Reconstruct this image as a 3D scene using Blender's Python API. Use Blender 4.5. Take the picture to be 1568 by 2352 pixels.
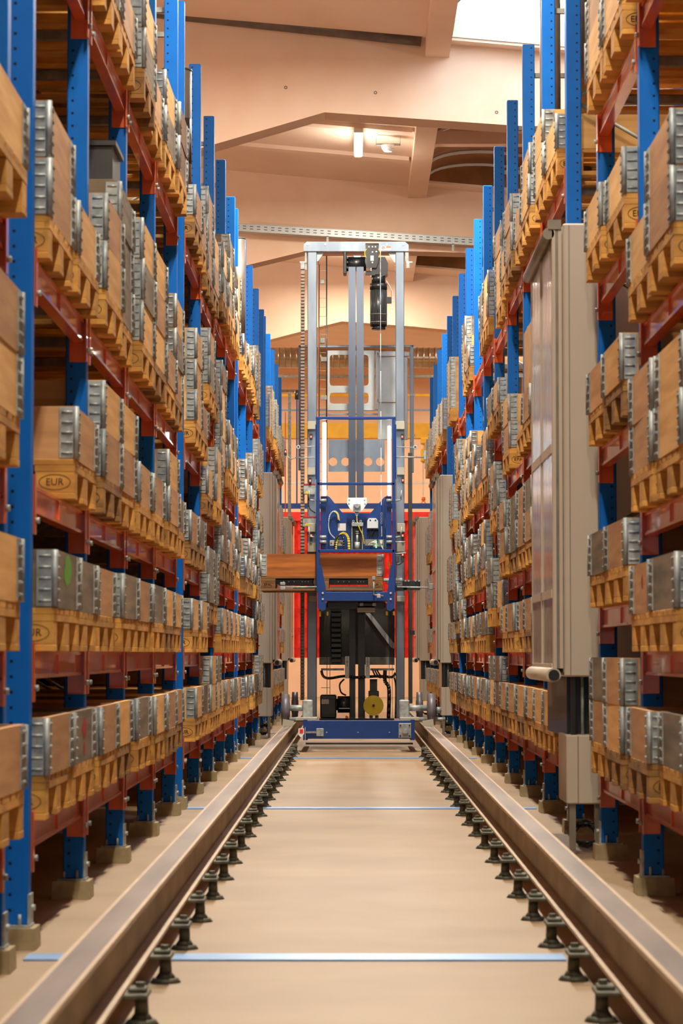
import bpy, math, random
from math import pi, sin, cos
R = random.Random(7)
for o in list(bpy.data.objects): bpy.data.objects.remove(o)
S = bpy.context.scene
COL = S.collection

# ------------------------------------------------------------------ camera
F, H = 6300.0, 0.95                       # focal length in px of a 1568x2352 frame, eye height
VPX, VPY = 810.0, 1501.0                  # where the aisle converges
pitch = math.atan((VPY - 1176) / F)
yaw = math.atan((VPX - 784) / F)
cd = bpy.data.cameras.new('camera'); cam = bpy.data.objects.new('camera', cd); COL.objects.link(cam)
cam.location = (0, 0, H)
cam.rotation_euler = (pi/2 + pitch, 0, yaw)
cd.sensor_fit = 'HORIZONTAL'; cd.sensor_width = 24.0; cd.lens = F / 1568 * 24.0
cd.clip_start = 0.3; cd.clip_end = 300
cd.dof.use_dof = True; cd.dof.focus_distance = 27.0; cd.dof.aperture_fstop = 9.0
S.camera = cam
# ------------------------------------------------------------------ world and exposure
S.view_settings.view_transform = 'Standard'; S.view_settings.look = 'None'
S.view_settings.gamma = 1.0; S.view_settings.use_curve_mapping = False
S.view_settings.exposure = 0.7
w = bpy.data.worlds.new('world'); S.world = w; w.use_nodes = True
bg = w.node_tree.nodes['Background']; bg.inputs[0].default_value = (0.95, 0.97, 1.0, 1); bg.inputs[1].default_value = 0.35
def area(name, loc, sx, sy, power, color=(1, .91, .76), rot=(0, 0, 0)):
    l = bpy.data.lights.new(name, 'AREA'); l.shape = 'RECTANGLE'; l.size = sx; l.size_y = sy
    l.energy = power; l.color = color
    o = bpy.data.objects.new(name, l); COL.objects.link(o); o.location = loc; o.rotation_euler = rot
    return o
LAMPS = [(2.0,210), (8,210), (14.5,230), (24.0,390), (33.5,220), (43.4,160)]
for y, pw in LAMPS:
    area('lamp_light', (0.07, y, 7.10), 0.12, 1.4, pw)
for x, y, pw in [(.07, y, 18) for y in (14.5, 24, 33.5, 43.4)] + [(x, y, 80) for x in (-5.5, 5.5) for y in (24, 33, 41)]:   # bare point lights added to brighten the roof, in place of batten spill
    l = bpy.data.lights.new('roof_fill_light', 'POINT'); l.energy = pw; l.shadow_soft_size = .12; l.color = (1, .93, .82)
    o = bpy.data.objects.new('roof_fill_light', l); COL.objects.link(o); o.location = (x, y, 6.9 if x > 0 and x < 1 else 6.0)
for x, y in ((-3, 50), (3, 50), (-3, 56), (3, 56)):           # unseen lights added to brighten the far hall
    area('far_hall_fill', (x, y, 6.9), 0.3, 3.0, 165, (1, .9, .7))
for x in (-5.5, 5.5):                                         # unseen light rows added on both sides for ambient light
    for y in (6, 15, 24, 33, 42, 52):
        area('side_fill_light', (x, y, 6.9), 0.3, 3.0, 150)

for y0, y1 in ((22.0, 28.0),):                               # daylight above the glazed skylight
    area('sky_light', (1.95, (y0+y1)/2, 9.0), 2.2, y1-y0, 420, (.88, .95, 1))

# ------------------------------------------------------------------ helpers
cp, sp, cy_, sy_ = cos(pitch), sin(pitch), cos(yaw), sin(yaw)
def P(px, py, Y):
    """world X, Z of the point seen at photo pixel (px, py) when it lies at distance Y along the aisle"""
    u, v = px - 784, 1176 - py
    d = (u, F*cp - v*sp, F*sp + v*cp)
    dx = d[0]*cy_ - d[1]*sy_; dy = d[0]*sy_ + d[1]*cy_
    return dx/dy*Y, H + d[2]/dy*Y

class MB:
    def __init__(s): s.v = []; s.f = []; s.m = []; s.sm = []; s.cur = 0; s.parts = []
    def add(s, vs, fs, smooth=False):
        n = len(s.v); s.v += [tuple(p) for p in vs]; f0 = len(s.f)
        for f in fs: s.f.append([i+n for i in f]); s.m.append(s.cur); s.sm.append(smooth)
        s.parts.append([n, len(s.v), f0, len(s.f)])
        return s
    def box(s, x0, y0, z0, x1, y1, z1):
        if x0 > x1: x0, x1 = x1, x0
        if y0 > y1: y0, y1 = y1, y0
        if z0 > z1: z0, z1 = z1, z0
        return s.add([(x0,y0,z0),(x1,y0,z0),(x1,y1,z0),(x0,y1,z0),(x0,y0,z1),(x1,y0,z1),(x1,y1,z1),(x0,y1,z1)],
            [(0,3,2,1),(4,5,6,7),(0,1,5,4),(1,2,6,5),(2,3,7,6),(3,0,4,7)])
    def bbox(s, x0, y0, z0, x1, y1, z1, b=0.003):
        """box with chamfered vertical and top edges"""
        if x0 > x1: x0, x1 = x1, x0
        if y0 > y1: y0, y1 = y1, y0
        if z0 > z1: z0, z1 = z1, z0
        b = min(b, (x1-x0)/3, (y1-y0)/3, (z1-z0)/3)
        def ring(i, z): return [(x0+i+b,y0+i,z),(x1-i-b,y0+i,z),(x1-i,y0+i+b,z),(x1-i,y1-i-b,z),(x1-i-b,y1-i,z),(x0+i+b,y1-i,z),(x0+i,y1-i-b,z),(x0+i,y0+i+b,z)]
        vs = ring(b, z0)+ring(0, z0+b)+ring(0, z1-b)+ring(b, z1)
        fs = [tuple(range(7,-1,-1)), tuple(range(24,32))]
        for k in range(3):
            for j in range(8): fs.append((k*8+j, k*8+(j+1)%8, (k+1)*8+(j+1)%8, (k+1)*8+j))
        return s.add(vs, fs)
    def cyl(s, a, b, r, n=12, r2=None, caps=True, smooth=True):
        r2 = r if r2 is None else r2
        ax = [b[i]-a[i] for i in range(3)]; L = math.sqrt(sum(c*c for c in ax)) or 1e-9
        ax = [c/L for c in ax]
        t = (0,0,1) if abs(ax[2]) < .9 else (1,0,0)
        u = [ax[1]*t[2]-ax[2]*t[1], ax[2]*t[0]-ax[0]*t[2], ax[0]*t[1]-ax[1]*t[0]]
        lu = math.sqrt(sum(c*c for c in u)); u = [c/lu for c in u]
        w_ = [ax[1]*u[2]-ax[2]*u[1], ax[2]*u[0]-ax[0]*u[2], ax[0]*u[1]-ax[1]*u[0]]
        vs = []
        for (p, rr) in ((a, r), (b, r2)):
            for k in range(n):
                c, q = cos(2*pi*k/n)*rr, sin(2*pi*k/n)*rr
                vs.append(tuple(p[i]+u[i]*c+w_[i]*q for i in range(3)))
        s.add(vs, [(k, (k+1)%n, n+(k+1)%n, n+k) for k in range(n)], smooth)
        if caps:
            m = len(s.v)-2*n
            s.f.append([m+k for k in range(n-1,-1,-1)]); s.m.append(s.cur); s.sm.append(False)
            s.f.append([m+n+k for k in range(n)]); s.m.append(s.cur); s.sm.append(False)
            s.parts[-1][3] = len(s.f)
        return s
    def tube(s, pts, r, n=8):
        for i in range(len(pts)-1):
            s.cyl(pts[i], pts[i+1], r, n)
        return s
    def prism(s, poly, y0, y1):
        """polygon of (x,z) seen from the camera side, extruded along y"""
        n = len(poly)
        vs = [(x,y0,z) for x,z in poly]+[(x,y1,z) for x,z in poly]
        fs = [list(range(n)), list(range(2*n-1,n-1,-1))]
        for k in range(n): fs.append([(k+1)%n, k, n+k, n+(k+1)%n])
        return s.add(vs, fs)
    def prismx(s, poly, x0, x1):
        n = len(poly)
        vs = [(x0,y,z) for y,z in poly]+[(x1,y,z) for y,z in poly]
        fs = [list(range(n)), list(range(2*n-1,n-1,-1))]
        for k in range(n): fs.append([(k+1)%n, k, n+k, n+(k+1)%n])
        return s.add(vs, fs)
    def px(s, x0, y0, x1, y1, Y, dep, b=None):
        """box whose front face fills the photo rectangle at distance Y, dep deep"""
        X0, Z1 = P(x0, y0, Y); X1, Z0 = P(x1, y1, Y)
        if b: return s.bbox(X0, Y, Z0, X1, Y+dep, Z1, b)
        return s.box(X0, Y, Z0, X1, Y+dep, Z1)
    def ppoly(s, pts, Y, dep): return s.prism([P(a, b, Y) for a, b in pts], Y, Y+dep)
    def build(s, name, mats, parent=None, loc=None):
        me = bpy.data.meshes.new(name); me.from_pydata(s.v, [], s.f)
        mats = mats if isinstance(mats, (list, tuple)) else [mats]
        for m in mats: me.materials.append(m)
        me.polygons.foreach_set('material_index', s.m); me.polygons.foreach_set('use_smooth', s.sm)
        me.update()
        import bmesh
        bm = bmesh.new(); bm.from_mesh(me); bmesh.ops.recalc_face_normals(bm, faces=bm.faces); bm.to_mesh(me); bm.free()
        o = bpy.data.objects.new(name, me); COL.objects.link(o)
        if parent: o.parent = parent
        if loc: o.location = loc
        return o
def mb(): return MB()
def clusters(m, tol=.03):
    n = len(m.parts); bb = []
    for (v0, v1, f0, f1) in m.parts:
        vs = m.v[v0:v1]; bb.append([min(p[i] for p in vs)-tol/2 for i in range(3)]+[max(p[i] for p in vs)+tol/2 for i in range(3)])
    par = list(range(n))
    def find(a):
        while par[a] != a: a = par[a]
        return a
    for i in range(n):
        for j in range(i):
            if all(bb[i][k] <= bb[j][k+3] and bb[j][k] <= bb[i][k+3] for k in range(3)): par[find(i)] = find(j)
    gs = {}
    for i in range(n): gs.setdefault(find(i), []).append(i)
    out = []
    for g in gs.values():
        q = MB()
        for i in g:
            v0, v1, f0, f1 = m.parts[i]; off = len(q.v)-v0
            q.v += m.v[v0:v1]
            for k in range(f0, f1): q.f.append([a+off for a in m.f[k]]); q.m.append(m.m[k]); q.sm.append(m.sm[k])
        out.append(q)
    return out
def empty(name, loc=(0,0,0)):
    o = bpy.data.objects.new(name, None); COL.objects.link(o); o.location = loc; o.empty_display_size = .1
    return o
def tag(o, label, cat, group=None, kind=None):
    if label: o['label'] = label
    if cat: o['category'] = cat
    if group: o['group'] = group
    if kind: o['kind'] = kind
    return o
def struct(o, label=None):
    o['kind'] = 'structure'
    if label: o['label'] = label
    return o
def copy_tree(o, parent=None):
    c = o.copy(); COL.objects.link(c); c.parent = parent
    for ch in CH.get(o.name, []): 
        c2 = ch.copy(); COL.objects.link(c2); c2.parent = c
    return c
CH = {}
def kids(o): CH[o.name] = list(o.children)
def text_mesh(txt, size, align='CENTER', ext=0.0004):
    cu = bpy.data.curves.new('t', 'FONT'); cu.body = txt; cu.size = size; cu.align_x = align; cu.align_y = 'CENTER'; cu.extrude = ext; cu.resolution_u = 2
    o = bpy.data.objects.new('t', cu); COL.objects.link(o)
    dg = bpy.context.evaluated_depsgraph_get(); me = bpy.data.meshes.new_from_object(o.evaluated_get(dg))
    vs = [tuple(v.co) for v in me.vertices]; fs = [list(p.vertices) for p in me.polygons]
    bpy.data.objects.remove(o); bpy.data.meshes.remove(me)
    return vs, fs

ORD = ['first','second','third','fourth','fifth','sixth','seventh','eighth','ninth','tenth','eleventh','twelfth','thirteenth','fourteenth','fifteenth','sixteenth','seventeenth','eighteenth','nineteenth','twentieth','twenty-first','twenty-second','twenty-third','twenty-fourth']
LV = ['lowest','second','third','fourth','top']

# ------------------------------------------------------------------ materials
def srgb(r, g, b):
    f = lambda c: ((c/255)/12.92 if c/255 <= .04045 else (((c/255)+.055)/1.055)**2.4)
    return (f(r), f(g), f(b), 1)
def mat(name, c1, c2=None, rough=.6, metal=0, scale=8, stretch=(1,1,1), bump=0, rnd=0, ramp=(.35,.65), coat=0, detail=4):
    m = bpy.data.materials.new(name); m.use_nodes = True; nt = m.node_tree; N = nt.nodes; L = nt.links
    b = N['Principled BSDF']; b.inputs['Roughness'].default_value = rough; b.inputs['Metallic'].default_value = metal
    if coat: b.inputs['Coat Weight'].default_value = coat
    c2 = c2 or c1
    tc = N.new('ShaderNodeTexCoord'); mp = N.new('ShaderNodeMapping'); mp.inputs['Scale'].default_value = stretch
    L.new(tc.outputs['Object'], mp.inputs[0])
    vec = mp.outputs[0]
    oi = N.new('ShaderNodeObjectInfo')
    if rnd:
        ad = N.new('ShaderNodeVectorMath'); ad.operation = 'ADD'
        mu = N.new('ShaderNodeMath'); mu.operation = 'MULTIPLY'; mu.inputs[1].default_value = 37
        L.new(oi.outputs['Random'], mu.inputs[0]); L.new(vec, ad.inputs[0]); L.new(mu.outputs[0], ad.inputs[1]); vec = ad.outputs[0]
    no = N.new('ShaderNodeTexNoise'); no.inputs['Scale'].default_value = scale; no.inputs['Detail'].default_value = detail
    L.new(vec, no.inputs['Vector'])
    cr = N.new('ShaderNodeValToRGB'); cr.color_ramp.elements[0].position = ramp[0]; cr.color_ramp.elements[1].position = ramp[1]
    cr.color_ramp.elements[0].color = c1; cr.color_ramp.elements[1].color = c2
    L.new(no.outputs[0], cr.inputs[0])
    out = cr.outputs[0]
    if rnd:
        hs = N.new('ShaderNodeHueSaturation')
        mr = N.new('ShaderNodeMapRange'); mr.inputs[3].default_value = 1-rnd; mr.inputs[4].default_value = 1+rnd
        L.new(oi.outputs['Random'], mr.inputs[0]); L.new(mr.outputs[0], hs.inputs['Value']); L.new(out, hs.inputs['Color']); out = hs.outputs[0]
    L.new(out, b.inputs['Base Color'])
    if bump:
        bu = N.new('ShaderNodeBump'); bu.inputs['Strength'].default_value = bump; bu.inputs['Distance'].default_value = .01
        L.new(no.outputs[0], bu.inputs['Height']); L.new(bu.outputs[0], b.inputs['Normal'])
    return m
def emis(name, c, st):
    m = bpy.data.materials.new(name); m.use_nodes = True; b = m.node_tree.nodes['Principled BSDF']
    b.inputs['Base Color'].default_value = c; b.inputs['Emission Color'].default_value = c; b.inputs['Emission Strength'].default_value = st
    return m
M = {}
M['floor'] = mat('concrete_floor', srgb(150,123,93), srgb(168,141,109), .55, scale=1.3, bump=.05, ramp=(.3,.7), detail=8)
M['wall'] = mat('painted_wall', srgb(226,186,156), srgb(232,196,168), .8, scale=2, bump=.05)
M['girder'] = mat('painted_concrete', srgb(222,188,160), srgb(230,202,178), .8, scale=1.2, bump=.08, detail=8)
M['roof'] = mat('roof_panel', srgb(226,198,176), srgb(234,210,190), .8, scale=.8)
M['backing'] = mat('dark_backing', srgb(92,70,50), srgb(70,54,40), .9, scale=3)
M['blue'] = mat('blue_upright_paint', srgb(0,100,192), srgb(0,106,200), .5)
M['orange'] = mat('orange_beam_paint', srgb(236,108,44), srgb(220,94,38), .3, scale=5, coat=.5)
M['galv'] = mat('galvanised_steel', srgb(176,180,176), srgb(138,144,144), .5, metal=.3, scale=30, rnd=.15)
M['galv_dull'] = mat('dull_galvanised', srgb(150,148,140), srgb(120,120,114), .55, metal=.4, scale=20)
W = dict(scale=5, stretch=(.35,.35,4), bump=.1)
M['pale'] = mat('pale_wood', srgb(244,192,116), srgb(220,162,90), .7, rnd=.10, **W)
M['tan'] = mat('tan_wood', srgb(210,160,106), srgb(184,134,88), .7, rnd=.16, **W)
M['grey'] = mat('weathered_wood', srgb(146,126,100), srgb(104,90,72), .8, rnd=.16, **W)
M['brown'] = mat('stained_wood', srgb(140,94,46), srgb(102,68,36), .75, rnd=.1, **W)
M['amber'] = mat('amber_wood', srgb(176,100,26), srgb(128,66,16), .6, rnd=.05, **W)
M['pallet'] = mat('pallet_wood', srgb(222,164,76), srgb(184,128,56), .75, rnd=.2, scale=6, stretch=(1,1,3), bump=.1)
M['pallet_old'] = mat('aged_pallet_wood', srgb(176,126,62), srgb(128,92,50), .8, rnd=.15, scale=6, stretch=(1,1,3), bump=.1)
M['ink'] = mat('stamp_ink', srgb(70,44,22), rough=.8)
M['pad'] = mat('concrete_pad', srgb(172,154,116), srgb(150,132,96), .85, scale=20, bump=.1)
M['rail'] = mat('rail_steel', srgb(160,148,142), srgb(134,124,120), .36, metal=.6, scale=3, stretch=(3,.3,3))
M['rail_side'] = mat('rail_web', srgb(168,146,110), srgb(140,120,90), .6, metal=.1, scale=6, stretch=(1,.4,1))
M['rail_edge'] = mat('rail_flange_edge', srgb(196,172,144), srgb(180,156,130), .5, metal=.3, scale=6)
M['foot'] = mat('green_grey_iron', srgb(110,108,92), srgb(84,82,70), .55, metal=.5, scale=20)
M['strip'] = mat('metal_joint_strip', srgb(140,178,222), srgb(120,162,210), .4, metal=.3, scale=6)
M['cab'] = mat('grey_cabinet_paint', srgb(200,186,166), srgb(204,190,170), .45, scale=1.5)
M['cab_dark'] = mat('cabinet_track', srgb(150,140,122), srgb(130,122,108), .4, metal=.4)
M['film'] = mat('clear_plastic_film', srgb(206,198,184), srgb(186,178,164), .12, scale=2, stretch=(2,2,.4), bump=.6)
M['red'] = mat('red_curtain', srgb(232,44,30), srgb(214,34,24), .5)
M['alu'] = mat('aluminium_profile', srgb(140,152,164), srgb(118,130,144), .35, metal=.6, scale=6, stretch=(1,1,.3))
M['lgrey'] = mat('light_grey_sheet', srgb(188,194,194), srgb(176,184,184), .4, metal=.15)
M['cblue'] = mat('crane_blue_paint', srgb(0,50,116), srgb(2,54,122), .4)
M['black'] = mat('black_paint', srgb(22,24,26), srgb(30,32,34), .35, coat=.2)
M['rubber'] = mat('grey_wheel', srgb(120,116,122), srgb(104,100,106), .45, metal=.3)
M['belt'] = mat('steel_belt', srgb(96,104,118), srgb(80,88,102), .25, metal=.85, scale=3, stretch=(1,1,.2))
M['chain'] = mat('energy_chain', srgb(150,128,112), srgb(120,104,92), .6)
M['yellow'] = mat('yellow_paint', srgb(226,196,20), srgb(206,176,18), .4)
M['gyellow'] = mat('gantry_yellow', srgb(232,178,24), srgb(220,166,20), .5)
M['white'] = mat('white_plastic', srgb(226,228,226), rough=.4)
M['beige'] = mat('beige_plastic', srgb(168,164,146), rough=.5)
M['duct'] = mat('spiral_duct', srgb(190,176,160), srgb(160,148,134), .28, metal=.85, scale=4)
M['cardboard'] = mat('cardboard', srgb(214,160,96), srgb(196,144,84), .8, rnd=.1)
M['carton_light'] = mat('light_board', srgb(236,206,160), srgb(226,194,148), .8)
M['bin'] = mat('dark_grey_plastic', srgb(66,66,60), srgb(54,54,50), .5)
M['tube'] = mat('grey_tube', srgb(116,104,94), srgb(98,88,80), .4, metal=.4)
M['strip_led'] = emis('led_strip', (.85,.93,1,1), 5)
M['lamp'] = emis('lamp_diffuser', (1,.93,.82,1), 9)
M['led'] = emis('red_led', (1,.05,.03,1), 6)
M['gled'] = emis('green_led', (.1,1,.2,1), 4)
M['dirty'] = mat('brown_polycarbonate', srgb(150,98,46), srgb(120,78,36), .5, scale=3)
M['dark'] = mat('dark_opening', srgb(40,34,28), rough=.8)
M['redlogo'] = mat('red_print', srgb(170,26,16), rough=.7)
M['greensmear'] = mat('green_paint_smear', srgb(90,176,24), srgb(120,160,60), .7, scale=12)
M['paper'] = mat('paper_label', srgb(226,218,214), rough=.7)
# blue upright material gets its rows of punched slots
def punched(src):
    m = src.copy(); nt = m.node_tree; N = nt.nodes; L = nt.links; b = N['Principled BSDF']
    tc = N.new('ShaderNodeTexCoord'); sx = N.new('ShaderNodeSeparateXYZ'); L.new(tc.outputs['Object'], sx.inputs[0])
    def math_(op, a, bb=None):
        n = N.new('ShaderNodeMath'); n.operation = op
        for i, q in enumerate((a, bb)):
            if q is None: continue
            if isinstance(q, (int, float)): n.inputs[i].default_value = q
            else: L.new(q, n.inputs[i])
        return n.outputs[0]
    fz = math_('ABSOLUTE', math_('SUBTRACT', math_('FRACT', math_('DIVIDE', sx.outputs[2], .05)), .5))
    zz = math_('LESS_THAN', fz, .10)
    ax = math_('LESS_THAN', math_('ABSOLUTE', math_('ADD', sx.outputs[0], -.018)), .005)
    ay = math_('LESS_THAN', math_('ABSOLUTE', math_('ADD', math_('ABSOLUTE', sx.outputs[1]), -.028)), .0055)
    hole = math_('MULTIPLY', zz, ax)
    mx = N.new('ShaderNodeMix'); mx.data_type = 'RGBA'
    old = b.inputs['Base Color'].links[0].from_socket
    L.new(hole, mx.inputs[0]); L.new(old, mx.inputs[6]); mx.inputs[7].default_value = (.004,.008,.02,1)
    L.new(mx.outputs[2], b.inputs['Base Color'])
    return m
M['blue'].node_tree.nodes['Principled BSDF'].inputs['Specular IOR Level'].default_value = .25
M['blueh'] = punched(M['blue'])

# ------------------------------------------------------------------ setting
XL, XR = -1.045, 1.145            # aisle faces of the uprights
Y_END = 62
struct(mb().box(-9, -3, -.1, 9, Y_END, 0).build('floor', M['floor']), 'tan concrete floor of the aisle')
zr = lambda x: 7.36 - .09*x
# roof with two skylight openings on the right of the rib
bmr = mb()
def slab(x0, x1, y0, y1): bmr.prism([(x0, zr(x0)), (x1, zr(x1)), (x1, zr(x1)+.07), (x0, zr(x0)+.07)], y0, y1)
slab(-9, 1.0, -3, Y_END); slab(2.9, 9, -3, Y_END)
SKY = [(22.0, 28.0), (29.6, 36.6), (38.6, 44.6)]
yy = -3
for a, b in SKY:
    slab(1.0, 2.9, yy, a); yy = b
slab(1.0, 2.9, yy, Y_END)
struct(bmr.build('ceiling', M['roof']), 'cream painted concrete roof panels')
# small transverse ribs of the roof panels
for k, y in enumerate((24.0, 25.6, 31.2, 32.9, 34.8, 39.5, 41.3, 43.2)):
    struct(mb().prism([(-6, zr(-6)-.0), (-6, zr(-6)-.05), (.72, zr(.72)-.05), (.72, zr(.72))], y, y+.22).build('trim_%d' % (k+1), M['roof']), 'shallow rib under the roof panel')
# girders across the hall, haunched towards the column on the left
def girder(n, Y, pts, dep=.42):
    poly = []
    X = [P(a, b, Y) for a, b in pts]
    x0, x1 = X[0][0], X[-1][0]
    sl = (X[1][1]-X[0][1])/(X[1][0]-X[0][0]); sr = (X[-1][1]-X[-2][1])/(X[-1][0]-X[-2][0])
    X = [(-4, X[0][1]+sl*(-4-x0))] + X + [(9, X[-1][1]+sr*.5*(9-x1))]
    poly = X + [(9, zr(9)+.02), (-4, zr(-4)+.02)]
    struct(mb().prism(poly, Y, Y+dep).build('trim_%d' % n, M['girder']), 'haunched concrete roof girder')
girder(20, 28.2, [(497,330),(745,258),(1205,290)])
girder(21, 37.0, [(572,608),(696,578),(940,577),(1083,581)])
girder(22, 45.4, [(620,780),(712,756),(785,738),(950,750),(1020,757)])
# longitudinal rib beside the skylights
for k, (a, b) in enumerate(((10, 28.2), (28.62, 37.0), (37.42, 45.4))):
    struct(mb().box(.75, a, 7.13, 1.0, b, 7.30).build('trim_%d' % (30+k), M['girder']), 'concrete rib running along the roof beside the skylight')
# skylights: shallow vaults with arched bars and closed ends
def skylight(n, y0, y1, glaze, barm, endm, rise, xa=1.0, xb=2.9):
    xm = (xa+xb)/2; hw = (xb-xa)/2
    e = struct(empty('window_%d' % n, (xm, (y0+y1)/2, 7.3)))
    N_ = 20
    def arc(x, r=0): return zr(x)+.07+rise*math.sqrt(max(0, 1-((x-xm)/hw)**2)) + r
    xs = [xm - hw*cos(pi*i/N_) for i in range(N_+1)]
    def fin(b, name, mt): o = b.build(name, mt, e); o.location = (-xm, -(y0+y1)/2, -7.3)
    b = mb()
    for i in range(N_): b.prism([(xs[i],arc(xs[i])),(xs[i+1],arc(xs[i+1])),(xs[i+1],arc(xs[i+1],.01)),(xs[i],arc(xs[i],.01))], y0, y1)
    fin(b, 'pane', glaze)
    for y in (y0+.001, y1-.021):
        b = mb(); b.prism([(x, arc(x, -.001)) for x in xs[1:-1]] + [(xs[-2], zr(xs[-2])+.03), (xs[1], zr(xs[1])+.03)], y, y+.02); fin(b, 'end_panel', endm)
    y = y0+.3
    while y <= y1:
        b = mb()
        for i in range(N_): b.prism([(xs[i],arc(xs[i],-.035)),(xs[i+1],arc(xs[i+1],-.035)),(xs[i+1],arc(xs[i+1],-.004)),(xs[i],arc(xs[i],-.004))], y, y+.04)
        fin(b, 'glazing_bar', barm); y += .95
    return e
gl = bpy.data.materials.new('opal_skylight_sheet'); gl.use_nodes = True; nt = gl.node_tree
for nn in list(nt.nodes): nt.nodes.remove(nn)
o_ = nt.nodes.new('ShaderNodeOutputMaterial'); t_ = nt.nodes.new('ShaderNodeBsdfTranslucent'); t_.inputs[0].default_value = (.9,.95,1,1); nt.links.new(t_.outputs[0], o_.inputs[0])
M['endw'] = mat('pale_green_panel', srgb(196,204,180), rough=.6)
skylight(1, SKY[0][0], SKY[0][1], gl, M['bin'], M['endw'], .42)['label'] = 'bright glazed roof skylight with arched bars'
skylight(2, SKY[1][0], SKY[1][1], M['dirty'], M['white'], M['dirty'], .26, 1.0, 2.9)['label'] = 'brown barrel skylight with white arched bars'
skylight(3, SKY[2][0], SKY[2][1], M['dark'], M['dirty'], M['dirty'], .26)['label'] = 'dark covered barrel skylight beyond the second girder'
struct(mb().box(1.0, 33.2, 7.16, 2.9, 33.4, 7.32).build('trim_40', M['girder']), 'pale crossbar under the brown skylight')
# dark backing added behind the racks to block light, and the far wall
struct(mb().box(-2.75, -3, 0, -2.65, 42.5, 5.1).build('wall_backing_left', M['backing']), 'dark partition added to close off the back of the left rack')
struct(mb().box(2.8, -3, 0, 2.9, 42.5, 5.1).build('wall_backing_right', M['backing']), 'dark partition added to close off the back of the right rack')
struct(mb().box(-9.1, -3, 0, -9, Y_END, 8.3).build('wall_outer_left', M['wall']), 'cream outer wall on the left')
struct(mb().box(9, -3, 0, 9.1, Y_END, 8.3).build('wall_outer_right', M['wall']), 'cream outer wall on the right')
struct(mb().box(-9, Y_END-2, 0, 9, Y_END-1.8, 8.2).build('wall_back', M['wall']), 'cream end wall of the hall')

# ------------------------------------------------------------------ floor joint strips
def strip(Y, txt):
    xs = [(-1.02, -.69), (-.56, .66), (.80, 1.12)]
    b = mb()
    for a, c in xs: b.box(a, Y-.085, 0, c, Y+.085, .006)
    tag(b.build('floor_joint_strip', M['strip']), txt, 'floor strip', 'metal strips across the aisle floor')
strip(8.62, 'pale blue metal strip across the floor nearest the camera')
strip(16.9, 'pale blue metal strip across the floor, second from the camera')
strip(24.95, 'thin pale strip across the floor just before the crane')
strip(32.6, 'thin pale strip across the floor behind the crane')

# ------------------------------------------------------------------ crane rails with their feet
def rail(xc, side):
    e = empty('crane_rail', (xc, 4, 0))
    tag(e, 'long steel I-beam crane rail on the %s of the aisle' % side, 'rail', 'crane rails')
    z0, z1 = .084, .25; hw = .046
    a, b = 0, 38
    mb().box(-hw+.011, a, z1-.012, hw-.011, b, z1).build('running_surface', M['rail'], e)
    m = mb(); m.box(-hw, a, z1-.013, -hw+.011, b, z1+.0002); m.box(hw-.011, a, z1-.013, hw, b, z1+.0002)
    m.box(-hw, a, z0, hw, b, z0+.010).build('flange_edge', M['rail_edge'], e)
    m = mb().box(-.005, a, z0+.010, .005, b, z1-.012)
    y = .5
    while y < 26:
        for s in (-1, 1): m.cyl((0, y, .2), (s*.0125, y, .2), .007, 8)
        y += .45
    m.build('web', M['rail_side'], e)
    return e
rl = rail(-.627, 'left'); rr = rail(.728, 'right')
def foot_proto():
    o = mb().bbox(-.105, -.07, .072, .105, .07, .0835, .002).build('rail_foot', M['foot'])
    for s in (-1, 1):
        m = mb(); m.cyl((s*.085, 0, 0), (s*.085, 0, .014), .046, 14, .036); m.cyl((s*.085, 0, .014), (s*.085, 0, .030), .030, 10, .019); m.cyl((s*.085, 0, .030), (s*.085, 0, .072), .019, 10, .017)
        m.build('leveling_screw', M['foot'], o)
        m = mb(); m.bbox(s*.052, -.03, .0835, s*.100, .03, .096, .003); m.cyl((s*.082, 0, .096), (s*.082, 0, .108), .013, 6, smooth=False)
        m.build('rail_clip', M['foot'], o)
    kids(o); return o
fp = foot_proto()
n = 0
for side, xc, y0 in (('left', -.627, 6.19), ('right', .728, 6.25)):
    i = 0; y = y0
    while y < 26:
        o = fp if n == 0 else copy_tree(fp)
        o.location = (xc, y, 0)
        if i < 24: lab = 'iron levelling foot under the %s crane rail, %s from the camera' % (side, ORD[i])
        else: lab = 'small iron levelling foot under the %s crane rail close to the crane' % side
        tag(o, lab, 'rail foot', 'rail feet under the %s rail' % side)
        n += 1; i += 1; y += .90

# ------------------------------------------------------------------ racks
STD = [.24, .792, 1.34, 2.09, 3.37]; ALT = [.24, .995, 1.74, 2.50, 3.29]
LP_ = []
for s in range(4):
    for i in range(5): LP_.append(8.87 + 7.97*s + 1.83*i)
LEFT_POSTS = [6.39, 8.22] + LP_
LEFT_BAYS = [(6.39, 8.22)] + [(LP_[s*5+i], LP_[s*5+i+1]) for s in range(4) for i in range(4)]
RIGHT_POSTS = [9.0 + 1.86*i for i in range(18)]
RIGHT_BAYS = [(RIGHT_POSTS[i], RIGHT_POSTS[i+1]) for i in range(17)]
CAB_L = [12]            # index of bays taken by a tall cabinet
CAB_R = [2, 12]
ALT_L = [6, 11]; ALT_R = [1, 6, 10]

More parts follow.
